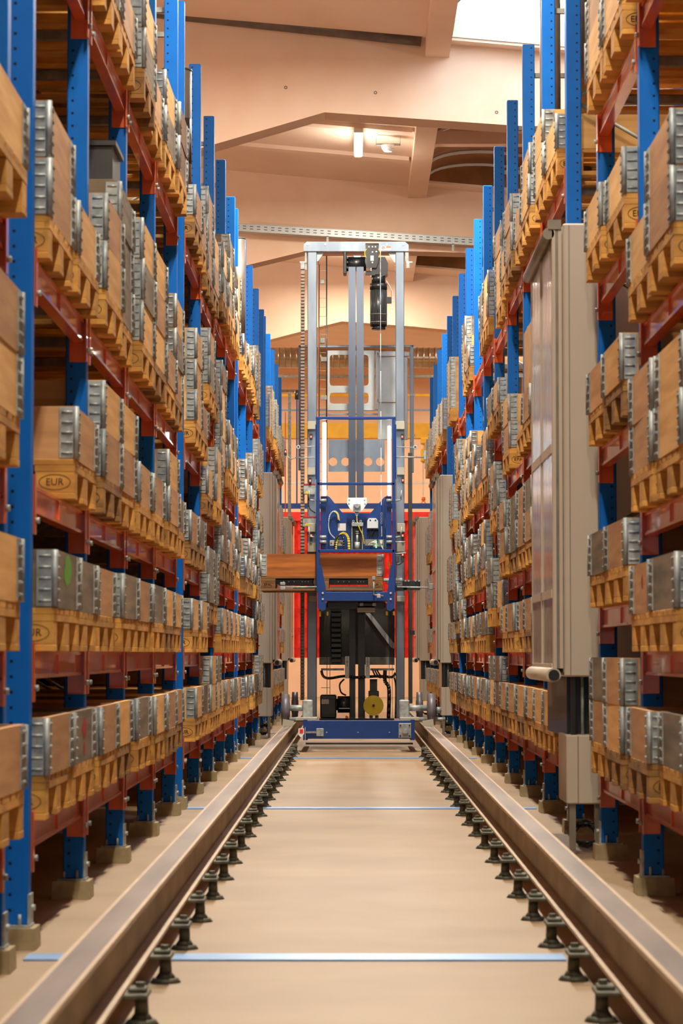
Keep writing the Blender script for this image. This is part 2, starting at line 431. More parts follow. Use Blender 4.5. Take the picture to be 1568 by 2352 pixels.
MESH = {}
def inst(key, make, name, mt, parent, loc):
    if key in MESH:
        o = bpy.data.objects.new(name, MESH[key]); COL.objects.link(o); o.parent = parent
    else:
        o = make().build(name, mt, parent); MESH[key] = o.data
    o.location = loc; return o
def m_up(top): return lambda: mb().bbox(-.04, -.042, .078, .04, .042, top, .004)
def m_brace(top):
    def f():
        m = mb(); z = .35; s = 1
        while z < top-.6:
            m.cyl((.08, .045, z if s > 0 else z+.55), (1.02, .045, z+.55 if s > 0 else z), .011, 6); z += .6; s = -s
        for zz in (.25, top-.22): m.box(.08, .03, zz, 1.02, .06, zz+.03)
        return m
    return f
def m_pad():
    m = mb(); a = .075
    return m.add([(-a,-.075,0),(a,-.075,0),(a,.085,0),(-a,.085,0),(-a*.96,-.071,.07),(a*.96,-.071,.07),(a*.96,.081,.07),(-a*.96,.081,.07)],
        [(0,3,2,1),(4,5,6,7),(0,1,5,4),(1,2,6,5),(2,3,7,6),(3,0,4,7)])
def m_plate():
    m = mb(); m.box(-.055, -.057, .07, .055, .065, .078)
    m.box(-.052, -.045, .078, -.044, .045, .175); m.cyl((-.044,0,.13),(-.064,0,.13),.011,6)
    for s in (-1, 1):
        m.cyl((-.02,s*.052,.078),(-.02,s*.052,.112),.006,6); m.cyl((.03,s*.052,.078),(.03,s*.052,.105),.006,6)
    return m
def add_frame(e, top, y):
    """upright frame with its near side at local y"""
    for x in (.040, 1.06):
        inst(('up',top), m_up(top), 'upright', M['blueh'], e, (x, y+.045, 0))
        inst('pad', m_pad, 'concrete_pad', M['pad'], e, (x+.005, y+.045, 0))
        inst('plate', m_plate, 'foot_plate', M['galv'], e, (x+.005, y+.045, 0))
    inst(('brace',top), m_brace(top), 'brace', M['galv_dull'], e, (0, y, 0))
def m_beam(L, k):
    def f():
        b = mb()
        b.box(.009, .004, .078, .044, L-.004, .162)
        b.box(0, .004, .153, .045, L-.004, .165); b.box(0, .004, .075, .045, L-.004, .086)
        if k == 0:
            for q in (4,):
                yq = .004 + (L-.008)*q/8; w_ = .014 if q == 4 else .004; b.box(.001 if q == 4 else .004, yq-w_, .086, .009, yq+w_, .153)
        return b
    return f
def m_conn(k, far):
    """connector plate at local y=0 facing +y into the bay (far: facing -y)"""
    def f():
        s = -1 if far else 1; b = mb(); xe = -.006 if k == 0 else 0
        b.bbox(xe, 0, 0, .066, s*.004, .195, .001); b.box(xe, 0, 0, xe+.005, s*.04, .195)
        if k == 0: b.box(.02, s*.0042, .10 if False else .035, .027, s*.005, .06)
        return b
    return f
def add_shelf(e, L, z, y):
    """z is the underside of the connectors, clear length L starting at local y"""
    for k, x in enumerate((.005, 1.05)):
        b = inst(('beam',L,k), m_beam(L,k), 'beam', M['orange'], e, (x, y, z))
        for far in (0, 1):
            c = inst(('conn',k,far), m_conn(k,far), 'connector', M['orange'], b, (-.005 if k == 0 else 0, L if far else 0, 0))
            if k == 0:
                s = -1 if far else 1
                inst(('pin',far), lambda: mb().cyl((-.011, s*.02, .045), (-.024, s*.02, .045), .010, 8), 'locking_pin', M['galv'], b, (0, L if far else 0, 0))
    for t in (.27, .72):
        inst('xbar', lambda: mb().box(.05, -.022, .125, 1.055, .022, .163), 'crossbar', M['galv_dull'], e, (0, y+L*t, z))
def rack(side, a, b, levels, bay, end):
    top = 5.0 if side == 'L' else 5.05
    e = empty('pallet_rack'); L = round(b-a-.09, 3)
    if side == 'L': e.location = (XL, a+.09, 0); e.rotation_euler = (0, 0, pi); y0 = -L; ye = -(b-a)
    else: e.location = (XR, a, 0); y0 = .09; ye = b-a
    add_frame(e, top, 0)
    if end: add_frame(e, top, ye)
    for z in levels: add_shelf(e, L, z, y0)
    nm = 'left' if side == 'L' else 'right'
    tag(e, 'blue and orange pallet rack bay on the %s, %s from the camera' % (nm, ORD[bay]), 'pallet rack', 'pallet rack bays on the %s' % nm)

# ------------------------------------------------------------------ pallets and collars
def ring(m, cx, y, cz, rx, rz, t=.0025, n=20):
    for k in range(n):
        a0, a1 = 2*pi*k/n, 2*pi*(k+1)/n
        m.add([(cx+cos(a0)*rx,y,cz+sin(a0)*rz),(cx+cos(a1)*rx,y,cz+sin(a1)*rz),(cx+cos(a1)*(rx-t),y,cz+sin(a1)*(rz-t)),(cx+cos(a0)*(rx-t),y,cz+sin(a0)*(rz-t))],[(0,1,2,3)])
TXT = {t: text_mesh(t, .036) for t in ('EUR', 'EPAL')}
YB = (-.4, -.35), 
def deck_mesh(m):
    for a, b in ((-.4,-.255),(-.215,-.115),(-.0725,.0725),(.115,.215),(.255,.4)): m.bbox(-.6, a, .122, .6, b, .144, .002)
    for a, b in ((-.6,-.455),(-.0725,.0725),(.455,.6)): m.box(a, -.4, .100, b, .4, .122)
BX = ((-.6,-.455),(-.0725,.0725),(.455,.6)); BY = ((-.4,-.3),(-.0725,.0725),(.3,.4))
def pallet_proto(matn, parts):
    if not parts:
        m = mb(); deck_mesh(m)
        for bx in BX:
            for by in BY: m.box(bx[0], by[0], .022, bx[1], by[1], .100)
        for by in BY: m.box(-.6, by[0], 0, .6, by[1], .022)
        return m.build('wooden_pallet', M[matn])
    m = mb(); deck_mesh(m); o = m.build('wooden_pallet', M[matn])
    for bx in BX:
        for by in BY: mb().bbox(bx[0]+.001, by[0]+.001, .022, bx[1]-.001, by[1]-.001, .100, .002).build('block', M[matn], o)
    for by in BY: mb().bbox(-.6, by[0], 0, .6, by[1], .022, .002).build('skid', M[matn], o)
    # burnt-in stamps on the corner blocks of both long sides
    for s in (-1, 1):
        m = mb()
        for cx, t in ((.5275, 'EUR'), (-.5275, 'EPAL')):
            y = s*.4003
            ring(m, cx, y, .061, .058, .029)
            vs, fs = TXT[t]
            m.add([(cx - s*vx*(1 if True else 1)*(-1 if False else 1)*(-1 if s > 0 else -1)*(1 if s < 0 else 1) if False else cx + (vx if s < 0 else -vx), y - s*-.0002, .061+vy) for vx, vy, vz in vs], fs)
        m.build('stamp', M['ink'], o)
    kids(o); return o
PAL = {(n_, p): None for n_ in ('pallet', 'pallet_old') for p in (True, False)}
HC = .192
def hinge_geo(m, sx, sy):
    a, b = .060, .105                      # plate reach along the long and the short side
    X, Y = sx*.6, sy*.4
    def bx(x0,y0,z0,x1,y1,z1): m.box(x0,y0,z0,x1,y1,z1)
    bx(X, Y, .004, X-sx*a, Y+sy*.004, HC-.004)
    bx(X+sx*.004, Y+sy*.004, .004, X, Y-sy*b, HC-.004)
    m.cyl((X, Y+sy*.001, .002), (X, Y+sy*.001, HC-.002), .011, 8)
    for k in range(5):
        z = .022 + k*.037
        m.cyl((X-sx*.012, Y+sy*.004, z), (X-sx*(a-.008), Y+sy*.004, z), .0050, 6)
        m.cyl((X+sx*.004, Y-sy*.014, z), (X+sx*.004, Y-sy*(b-.010), z), .0058, 6)
def boards_geo(m):
    t = .021
    for z0, z1 in ((0, HC-.0005),):
        m.box(-.6, -.4, z0, .6, -.4+t, z1); m.box(-.6, .4-t, z0, .6, .4, z1)
        m.box(-.6, -.4+t, z0, -.6+t, .4-t, z1); m.box(.6-t, -.4+t, z0, .6, .4-t, z1)
def collar_proto(matn):
    m = mb(); boards_geo(m); o = m.build('pallet_collar', M[matn])
    for sx in (-1, 1):
        for sy in (-1, 1):
            h = mb(); hinge_geo(h, sx, sy); h.build('hinge', M['galv'], o)
    kids(o); return o
CPR = {}
def get_collar(matn, name='pallet_collar'):
    if matn not in CPR: CPR[matn] = collar_proto(matn); return CPR[matn]
    return copy_tree(CPR[matn])
def get_pallet(matn, parts):
    k = (matn, parts)
    if PAL[k] is None: PAL[k] = pallet_proto(matn, parts); return PAL[k]
    return copy_tree(PAL[k])
WN = {'pale': 'pale yellow', 'tan': 'tan', 'grey': 'weathered grey', 'brown': 'dark stained', 'amber': 'amber'}
# loads: side, bay, level -> [(number of collars, wood list) or None for each of two places]
CFG = {
 ('L',0,0): [1,1], ('L',0,1): [1,1], ('L',0,2): [2,2], ('L',0,3): [1,1], ('L',0,4): [2,2],
 ('L',1,0): [('tan',),('grey',)], ('L',1,1): [('grey',),('grey',)], ('L',1,2): [None,('tan',)], ('L',1,3): [('tan','tan'),('pale',)], ('L',1,4): [2,1],
 ('L',2,0): [('tan',),('pale',)], ('L',2,1): [('tan',),('grey',)], ('L',2,2): [('tan','pale'),('tan','pale')], ('L',2,3): [('pale','tan'),('grey','grey','grey')], ('L',2,4): [2,1],
 ('L',3,0): [('grey',),('pale',)], ('L',3,1): [('tan',),('grey',)], ('L',3,2): [('tan',),('tan',)], ('L',3,3): [('pale','grey','pale'),('pale','tan','pale')], ('L',3,4): [2,('tan',)], ('R',4,3): [('tan',),()],
 ('L',4,0): [('tan',),('tan',)], ('L',4,1): [('pale',),('pale',)], ('L',4,2): [('tan','pale'),('grey',)], ('L',4,3): [('tan',),('tan','grey','pale')], ('L',4,4): [2,2],
 ('R',0,0): [1,1], ('R',0,1): [('grey',),('tan',)], ('R',0,2): [2,2], ('R',0,3): [('tan','tan'),('pale',)], ('R',0,4): [2,2],
 ('R',1,0): [('pale','tan'),('tan','grey')], ('R',1,1): [('tan',),('grey',)], ('R',1,2): [('pale',),('tan',)], ('R',1,3): [('pale',),('pale',)], ('R',1,4): [1,2],
 ('L',5,4): [('tan',),('tan',)], ('L',9,4): [('tan',),('pale',)], ('R',4,4): [('pale','pale'),('tan',)],
 ('R',3,1): [1,1], ('R',3,3): [1,None], ('R',3,4): [('pale',),('pale','pale')],
}
loads = []
def wood():
    return R.choices(['pale','tan','grey','brown'], [.36,.30,.26,.08])[0]
for side, bays, cab, alt in (('L', LEFT_BAYS, CAB_L, ALT_L), ('R', RIGHT_BAYS, CAB_R, ALT_R)):
    xf = -.985 if side == 'L' else 1.085
    for bi, (a, b) in enumerate(bays):
        if bi in cab:
            if side == 'L': rack(side, a, b, [], bi, True)
            continue
        lv = ALT if bi in alt else STD
        rack(side, a, b, lv, bi, (bi in (0,4,8,16) if side == 'L' else bi in (1,11,16)))
        for li, z in enumerate(lv):
            zt = z + .165
            gap = (lv[li+1]+.075 - zt - .144) if li < 4 else 1.0
            mx = max(1, int(gap/HC - .12)); 
            c = CFG.get((side, bi, li))
            for pos in range(2):
                if c is not None: q = c[pos]
                else:
                    if li >= 2 and R.random() < .08: q = None
                    elif li == 4: q = R.choice([1,2,2,3])
                    else: q = min(mx, R.choice([1,2,2,3,4]) if mx > 2 else R.choice([1,2,2]))
                if q is None: continue
                if q == (): loads.append((side, bi, li, pos, xf, a+.13+pos*.85+.4, zt, ())); continue
                if isinstance(q, int): w0 = wood(); q = tuple(w0 if R.random() < .5 else wood() for _ in range(q))
                q = q[:max(1, mx)] if li < 4 else q
                y0 = a + .09 + .04 + pos*.85 + (b-a-1.83)*.5
                loads.append((side, bi, li, pos, xf, y0+.4, zt, q))
loads.sort(key=lambda t: t[5])
stack_words = {1: [''], 2: ['lower', 'upper'], 3: ['bottom', 'middle', 'topmost'], 4: ['bottom', 'second', 'third', 'topmost']}
rest_p, rest_c = mb(), mb(); np_, nc_ = 0, 0
PLACES = {}
for (side, bi, li, pos, xf, yc, zt, q) in loads:
    nm = 'left' if side == 'L' else 'right'; sgn = -1 if side == 'L' else 1
    xc = xf + sgn*(.6 + R.uniform(-.012, .022)); yc += R.uniform(-.006, .006); rz = R.uniform(-.007, .007)
    where = '%s level, %s bay, %s half, %s rack' % (LV[li], ORD[bi], 'near' if pos == 0 else 'far', nm)
    pm = 'pallet' if (R.random() < .7) else 'pallet_old'
    if np_ < 300:
        o = get_pallet(pm, yc < 21)
        o.location = (xc, yc, zt); o.rotation_euler = (0, 0, rz)
        tag(o, '%s wooden pallet, %s' % ('golden' if pm == 'pallet' else 'darker worn', where), 'pallet', 'wooden pallets in the racks'); np_ += 1
    else:
        t = mb(); deck_mesh(t)
        for bx in BX:
            for by in BY: t.box(bx[0], by[0], .022, bx[1], by[1], .100)
        for by in BY: t.box(-.6, by[0], 0, .6, by[1], .022)
        rest_p.add([(x+xc, y+yc, z+zt) for x, y, z in t.v], t.f)
    PLACES[(side, bi, li, pos)] = (xc, yc, zt+.144+HC*len(q))
    for k, wd in enumerate(q):
        zz = zt + .144 + k*HC
        dx, dy, dr = R.uniform(-.004,.004), R.uniform(-.004,.004), R.uniform(-.004,.004)
        if nc_ < 300:
            o = get_collar(wd); o.location = (xc+dx, yc+dy, zz); o.rotation_euler = (0, 0, rz+dr)
            pw = stack_words[len(q)][k]
            tag(o, '%s%s wood collar, %s' % (pw+' ' if pw else '', WN[wd], where), 'pallet collar', 'wooden collars with metal hinges on the rack pallets'); nc_ += 1
        else:
            t = mb(); boards_geo(t); rest_c.cur = 0
            rest_c.add([(x+xc, y+yc, z+zz) for x, y, z in t.v], t.f)
            t = mb()
            for sx in (-1, 1): hinge_geo(t, sx, -1)
            hinge_geo(t, -sgn, 1); rest_c.cur = 1
            rest_c.add([(x+xc, y+yc, z+zz) for x, y, z in t.v], t.f)
if rest_p.v: tag(rest_p.build('wooden_pallet', M['pallet']), 'remaining wooden pallets in the farthest rack bays', 'pallet', kind='stuff')
if rest_c.v: tag(rest_c.build('pallet_collar', [M['tan'], M['galv']]), 'remaining wooden collars in the farthest rack bays', 'pallet collar', kind='stuff')

# ------------------------------------------------------------------ single goods on the loads
def on(side, bi, li, pos): return PLACES[(side, bi, li, pos)]
def carton(sx, sy, sz, loc, label, m='cardboard', name='cardboard_box', cat='box', group=None):
    b = mb().bbox(-sx/2, -sy/2, 0, sx/2, sy/2, sz, .006)
    b.box(-sx/2-.001, -.03, sz*.001, sx/2+.001, .03, sz+.0008)
    o = b.build(name, M[m]); o.location = loc; tag(o, label, cat, group); return o
def bin_(loc, label):
    o = mb().box(-.28,-.19,0,.28,.19,.01).box(-.28,-.19,.01,-.27,.19,.17).box(.27,-.19,.01,.28,.19,.17).box(-.27,-.19,.01,.27,-.18,.17).box(-.27,.18,.01,.27,.19,.17).box(-.295,-.205,.15,-.28,.205,.17).box(.28,-.205,.15,.295,.205,.17).box(-.28,-.205,.15,.28,-.19,.17).box(-.28,.19,.15,.28,.205,.17).build('plastic_bin', M['bin'])
    o.location = loc; tag(o, label, 'bin', 'dark plastic bins on the left rack')
x, y, z = on('L',2,3,0)
if True:
    x, y, z = on('L',2,3,1)
    m = mb().bbox(-.58,-.38,0,.58,.38,.012,.002).build('plywood_board', M['grey']); m.location = (x, y, z); tag(m, 'grey plywood board under two dark bins on the left rack', 'board')
    bin_((x+.29, y-.16, z+.012), 'dark grey plastic bin on a lidded stack, aisle side')
    bin_((x-.31, y-.14, z+.012), 'dark grey plastic bin on a lidded stack, inner side')
def tube(name, X, Y, z0, z1, r, label, band=None):
    e = empty(name, (X, Y, z0)); tag(e, label, 'tube', 'tall tubes standing on the racks')
    m = mb(); m.cyl((0,0,0),(0,0,z1-z0), r, 24); m.build('tube_body', M['tube'], e)
    mb().cyl((0,0,z1-z0),(0,0,z1-z0+.012), r*1.02, 24).build('end_cap', M['bin'], e)
    if band: mb().cyl((0,0,band[0]-z0),(0,0,band[1]-z0), r*1.01, 24).build('band', M['black'], e)
def ztop(py, px, Y): return P(px, py, Y)[1]
ZT5 = 3.37+.165
ZB = ZT5+.145
tube('grey_tube', -1.13, 17.40, ZB, ztop(165,440,17.4), .10, 'tall grey tube with black band standing in a top level box, left rack', (ztop(378,440,17.4), ztop(275,440,17.4)))
tube('grey_tube', -1.075, 25.3, ZB, ztop(550,556,25.3), .08, 'tall pale tube standing on the top level farther along the left rack')
tube('grey_tube', 1.26, 15.2, ZB-.08, 5.5, .075, 'tall brownish tube on the top level of the right rack nearest the camera')
tube('grey_tube', 1.235, 17.0, ZB-.08, 5.4, .065, 'tall brownish tube on the top level of the right rack, behind the other')

x, y, z = on('R',4,3,1)
carton(1.1, .74, .68, (x, y, z), 'tall brown cardboard box on a pallet at the fourth level of the right rack')
x, y, z = on('L',3,4,1)
carton(1.06, .70, .95, (x, y, z-HC), 'tall pale board box rising out of a wooden collar at the top left', 'carton_light')
# marks on single collars
def decal(poly, xf, y0, z0, m, label_parent=None):
    pass
def blotch(side, bi, li, pos, m, wy, wz, dz, name, n=14, seed=3):
    rr_ = random.Random(seed); xc, yc, zt = PLACES[(side, bi, li, pos)]
    sgn = 1 if side == 'L' else -1
    par = min((o for o in COL.objects if o.name.startswith('pallet_collar') and o.parent is None), key=lambda o: abs(o.location.x-xc)*3+abs(o.location.y-yc)+abs(o.location.z-(zt-HC)))
    vs = []
    for k in range(n):
        a = 2*pi*k/n; r = .75+.35*rr_.random()
        vs.append((sgn*.6008, cos(a)*wy*r, dz+sin(a)*wz*r))
    o = mb().add(vs, [list(range(n))]).build(name, m, par); return o
blotch('L',1,0,1, M['redlogo'], .10, .04, .125, 'red_mark')
blotch('L',1,0,1, M['redlogo'], .04, .03, .05, 'red_mark', seed=8)
blotch('L',1,1,0, M['greensmear'], .13, .055, .13, 'green_mark', seed=5)
blotch('R',0,1,1, M['redlogo'], .03, .03, .12, 'red_mark', seed=2)

# ------------------------------------------------------------------ tall cabinets standing in a rack bay
def cabinet(side, Y0, L, label, xf=.943):
    sg = -1 if side == 'L' else 1
    e = empty('tall_cabinet', (0, 0, 0)); tag(e, label, 'cabinet', 'tall grey cabinets in the rack bays')
    X = lambda x: sg*x
    zb, zt = .84, 3.0
    def part(m, name, mt, par=e):
        for q in clusters(m): o = q.build(name, M[mt], par)
        return o
    part(mb().bbox(X(xf+.058), Y0, zb, X(xf+.46), Y0+L, zt+.0, .008), 'housing', 'cab')
    part(mb().box(X(xf+.085), Y0-.006, zb+.01, X(xf+.088), Y0, zt-.01), 'panel_seam', 'cab_dark')
    m = mb()
    for ya in (Y0+.0, Y0+L-.06): m.box(X(xf+.006), ya, zb+.04, X(xf+.022), ya+.06, zt-.02); m.box(X(xf+.036), ya, zb+.04, X(xf+.052), ya+.06, zt-.02)
    part(m, 'guide_track', 'cab')
    m = mb()
    m.box(X(xf+.022), Y0+.004, zb+.04, X(xf+.036), Y0+.05, zt-.03); m.box(X(xf+.052), Y0+.01, zb+.02, X(xf+.058), Y0+L-.01, zt-.05)
    part(m, 'track_channel', 'cab_dark')
    # three rows of film covered panels in two columns
    rows = ((.90, 1.215), (1.255, 1.905), (1.95, 2.93))
    ym = Y0+L*.5
    for z0, z1 in rows:
        for ya, yb in ((Y0+.07, ym-.012), (ym+.012, Y0+L-.07)):
            p = part(mb().box(X(xf+.008), ya, z0, X(xf+.014), yb, z1), 'door_panel', 'film')
    m = mb(); m.box(X(xf+.002), Y0+.06, zb+.04, X(xf+.02), Y0+L-.06, .90); m.box(X(xf+.002), Y0+.06, 2.93, X(xf+.02), Y0+L-.06, zt-.02)
    m.box(X(xf+.002), Y0+.06, 1.215, X(xf+.018), Y0+L-.06, 1.255); m.box(X(xf+.002), Y0+.06, 1.905, X(xf+.018), Y0+L-.06, 1.95)
    m.box(X(xf+.002), ym-.012, zb+.04, X(xf+.018), ym+.012, zt-.02)
    part(m, 'door_frame', 'cab')
    part(mb().cyl((X(xf+.005), Y0-.03, zb+.008), (X(xf+.005), Y0+L, zb+.008), .034, 16), 'bottom_roller', 'cab')
    part(mb().cyl((X(xf+.005), Y0-.045, zb+.008), (X(xf+.005), Y0-.03, zb+.008), .026, 12), 'roller_end', 'black')
    m = mb(); m.cyl((X(xf-.01), Y0, zt-.05), (X(xf-.01), Y0+L, zt-.05), .028, 12); m.box(X(xf-.012), Y0-.01, zt-.03, X(xf+.05), Y0+.03, zt+.015)
    part(m, 'top_roller', 'cab_dark')
    # lower open section with pipes, then the floor box
    m = mb(); 
    for x in (xf+.09, xf+.20, xf+.30): m.box(X(x), Y0+.04, .55, X(x+.022), Y0+.06, zb)
    m.box(X(xf+.08), Y0+.16, .55, X(xf+.40), Y0+L-.1, zb)  # solid black block stands in for the dark inside of the opening
    part(m, 'post_and_dark_fill', 'black')
    m = mb()
    for k, x in enumerate((xf+.15, xf+.255)): m.cyl((X(x), Y0+.1, .555), (X(x), Y0+.1, zb), .008, 8)
    part(m, 'pipe', 'galv')
    b = part(mb().bbox(X(xf+.065), Y0, .24, X(xf+.24), Y0+.5, .565, .006), 'floor_box', 'cab')
    part(mb().box(X(xf+.118), Y0-.002, .245, X(xf+.122), Y0, .56), 'box_seam', 'cab_dark')
    part(mb().box(X(xf+.08), Y0+.02, 0, X(xf+.11), Y0+.06, .24).box(X(xf+.2), Y0+.02, 0, X(xf+.23), Y0+.06, .24), 'leg', 'cab_dark')
    rr_ = random.Random(4); 
    for k in range(4):
        cx_ = xf+.16; r = .05+.012*k
        pts = [(X(cx_+cos(t*.7+k)*r), Y0+.08+.05*sin(t*.5+k), .025+.0075+ .05*(1+sin(t*.7+k))+.008*k) for t in range(10)]
        part(mb().tube(pts, .006, 6), 'cable', 'black')
    return e
cabinet('R', 13.0, 1.45+.1, 'tall grey cabinet with film covered doors in the near right rack bay')
cabinet('L', 31.0, 1.1, 'tall pale cabinet in the left rack just behind the crane load', .85)
cabinet('R', 31.45, 1.3, 'tall pale cabinet in the right rack behind the crane')
cabinet('L', 41.2, 1.4, 'farthest tall pale cabinet beyond the left rack', .915)
cabinet('R', 41.2, 1.4, 'farthest tall pale cabinet beyond the right rack')

# ------------------------------------------------------------------ stacker crane
cr = empty('stacker_crane', (0, 26.5, .25)); tag(cr, 'blue and aluminium stacker crane with twin mast standing on the two rails', 'crane')
def cpart(m, name, mt, par=None):
    for q in clusters(m):
        o = q.build(name, M[mt] if isinstance(mt, str) else mt, par or cr)
        if par is None: o.location = (-cr.location.x, -cr.location.y, -cr.location.z)
    return o
YB_, YC, YM, YR = 26.5, 26.86, 27.95, 29.2         # base front, carriage front, masts, rear frame
# base
cpart(mb().px(698,1655,950,1697,YB_,.12,.004), 'base_beam', 'cblue')
cpart(mb().px(696,1653,706,1700,YB_-.002,1.9).px(942,1653,952,1700,YB_-.002,1.9), 'side_beam', 'cblue')
cpart(mb().px(700,1706,948,1710,27.4,.05), 'cross_tie', 'black')
m = mb().px(915,1661,944,1695,YB_-.014,.012,.003); o = cpart(m, 'bearing_plate', 'galv')
X0, Z0 = P(930,1680,YB_); cpart(mb().cyl((X0,YB_-.05,Z0),(X0,YB_-.014,Z0),.028,16).cyl((X0,YB_-.065,Z0),(X0,YB_-.05,Z0),.017,12), 'shaft_end', 'galv')
m = mb()
for a in (919,940):
    for b in (1666,1690): 
        q = P(a,b,YB_); m.cyl((q[0],YB_-.022,q[1]),(q[0],YB_-.014,q[1]),.008,6)
cpart(m, 'bolt', 'black')
cpart(mb().px(726,1673,743,1691,YB_-.012,.01,.003).px(702,1680,726,1684,YB_-.03,.02), 'sensor_bracket', 'galv')
m = cpart(mb().ppoly([(685,1673),(698,1673),(698,1686),(691,1694),(685,1688)],YB_-.05,.03), 'reader', 'white')
cpart(mb().px(688,1675,696,1684,YB_-.053,.003), 'reader_window', 'red')
cpart(mb().px(700,1670,701.5,1712,YB_-.03,.006), 'feeler_rod', 'galv')
m = mb()
for a in (750,822,894): q = P(a,1682,YB_); m.cyl((q[0],YB_-.006,q[1]),(q[0],YB_,q[1]),.007,8)
cpart(m, 'screw', 'galv')
# cross plates under the masts and rail scrapers
cpart(mb().px(678,1648,728,1655,YB_+.02,.3,.003).px(918,1648,962,1655,YB_+.02,.3,.003), 'mast_foot', 'beige')
for s, xc in ((-1,-.627),(1,.728)):
    m = mb().prism([(xc-.052,.252),(xc+.052,.252),(xc+.060 if s<0 else xc+.045,.318 if s>0 else .300),(xc-.045 if s<0 else xc-.060,.300 if s>0 else .318)],YB_-.02,YB_+.04)
    cpart(m, 'rail_scraper', 'beige')
# running wheels: axles across the aisle, rims seen edge-on
def wheel(xc, Y, r, wd, name='wheel'):
    z = .252 + r
    o = cpart(mb().cyl((xc-wd/2,Y,z),(xc+wd/2,Y,z),r,36).cyl((xc-wd/2-.006,Y,z),(xc+wd/2+.006,Y,z),r*.45,20), name, 'rubber'); return o
wheel(-.655, 26.78, .150, .075); wheel(.765, 26.78, .155, .075)
wheel(-.60, 28.5, .150, .06); wheel(.69, 28.5, .150, .06)
m = mb()
for s, xa, xb in ((-1,-.62,-.44),(1,.72,.50)):
    m.cyl((xa,26.78,.42),(xb,26.78,.42),.030,14); m.cyl((xa,26.78,.31),(xb,26.78,.31),.022,12); m.bbox(xb-.05,26.70,.30,xb+.05,26.85,.50,.01)
m.cyl((.81,26.78,.40),(.86,26.78,.40),.03,14); m.cyl((.81,26.78,.31),(.90,26.78,.31),.018,12)
cpart(m, 'wheel_bearing', 'galv')
# twin masts and top beam
cpart(mb().px(706,577,727,1650,YM,.16,.006), 'mast_post', 'alu')
cpart(mb().px(908,577,929,1650,YM,.16,.006), 'mast_post', 'alu')
cpart(mb().ppoly([(697,577),(697,562),(704,555),(930,555),(938,562),(938,577)],YM-.02,.20), 'top_beam', 'alu')
m = mb()
for a in (707,747,888,926): q = P(a,562,YM); m.cyl((q[0],YM-.026,q[1]),(q[0],YM-.02,q[1]),.012,12)
cpart(m, 'cap_bolt', 'lgrey')
cpart(mb().ppoly([(727,577),(742,577),(742,583),(730,600),(727,600)],YM+.03,.02).ppoly([(908,577),(892,577),(892,583),(905,603),(908,603)],YM+.03,.02), 'gusset', 'lgrey')
q = P(885,570,YM)
cpart(mb().px(874,565,898,575,YM-.0225,.002), 'warning_label', 'paper')
cpart(mb().px(887,565.5,897.5,569,YM-.0245,.001), 'label_band', 'orange')
m = mb(); q = P(880,570,YM); ring(m, q[0], YM-.0245, q[1], .015, .015, .004, 16); m.box(q[0]-.009,YM-.0245,q[1]-.002,q[0]+.009,YM-.024,q[1]+.002); cpart(m, 'prohibition_sign', 'redlogo')
# side brackets and vertical toothed strip with energy chain look
cpart(mb().px(688,600,704,604,YM-.03,.03).px(690,604,699,618,YM-.03,.03).px(700,580,704,620,YM-.02,.03).px(930,577,938,600,YM,.02).px(932,600,947,604,YM-.02,.03).px(933,604,940,616,YM-.02,.03), 'strip_bracket', 'galv')
m = mb(); y = 620
X0, _ = P(690,1000,YM); X1, _ = P(699.5,1000,YM)
z = P(0,618,YM)[1]; zb = P(0,1608,YM)[1]
m.box(X0+.002,YM-.015,zb,X1-.002,YM,z)
zz = zb
while zz < z-.03:
    m.bbox(X0,YM-.030,zz,X1,YM-.015,zz+.024,.003); zz += .034
cpart(m, 'toothed_strip', 'chain')
cpart(mb().px(937,1040,947,1616,YM+.3,.05,.003), 'cable_duct', 'bin')
# hoist belts
for a, b in ((800,816.5),(818.5,835)):
    cpart(mb().px(a,600,b,1145,YM+.02,.012), 'hoist_belt', 'belt')
for a, b in ((802,816),(822,838)):
    cpart(mb().px(a,1390,b,1655,YM+.10,.03), 'hoist_belt', 'black')
X0,Z0 = P(800,604,YM); X1,_ = P(836,604,YM)
cpart(mb().cyl((X0-.02,YM+.085,Z0),(X1+.02,YM+.085,Z0),.075,28), 'top_pulley', 'black')
cpart(mb().px(788,577,796,629,YM-.01,.18,.006).px(796,590,799,594,YM-.02,.02).px(796,600,799,604,YM-.02,.02).px(796,612,799,616,YM-.02,.02), 'bearing_bracket', 'black')
# gearbox and hoist motor hanging on the right of the belts
m = mb().ppoly([(840,557),(869,557),(869,600),(864,615),(841,615),(838,600)],YM-.06,.03)
gbx = cpart(m, 'gear_plate', 'black')
m = mb()
for a,b in ((847,567),(855,567),(862,567),(855,579),(864,578),(855,603)): q = P(a,b,YM-.06); m.cyl((q[0],YM-.068,q[1]),(q[0],YM-.06,q[1]),.008,10)
cpart(m, 'plate_screw', 'lgrey'); cpart(mb().px(850.5,587,858,599,YM-.063,.002), 'type_plate', 'lgrey')
cpart(mb().px(839,555.5,869.5,559,YM-.075,.04), 'plate_cap', 'beige')
cpart(mb().ppoly([(852,590),(884,590),(891,605),(890,630),(880,634),(852,632)],YM-.03,.20), 'gearbox', 'black')
def pc(px_, y0, y1, r_px, Y, n=24):
    X0, Z1 = P(px_, y0, Y); _, Z0 = P(px_, y1, Y); return (X0, Y, Z0), (X0, Y, Z1), r_px*Y/6300
m = mb()
for y0,y1,r in ((632,652,16),(652,665,20),(665,750,19),(750,757,16)):
    a,b,rr_ = pc(869,y0,y1,r,YM+.03); m.cyl(a,b,rr_,28)
a,b,rr_ = pc(869,668,746,19,YM+.03)
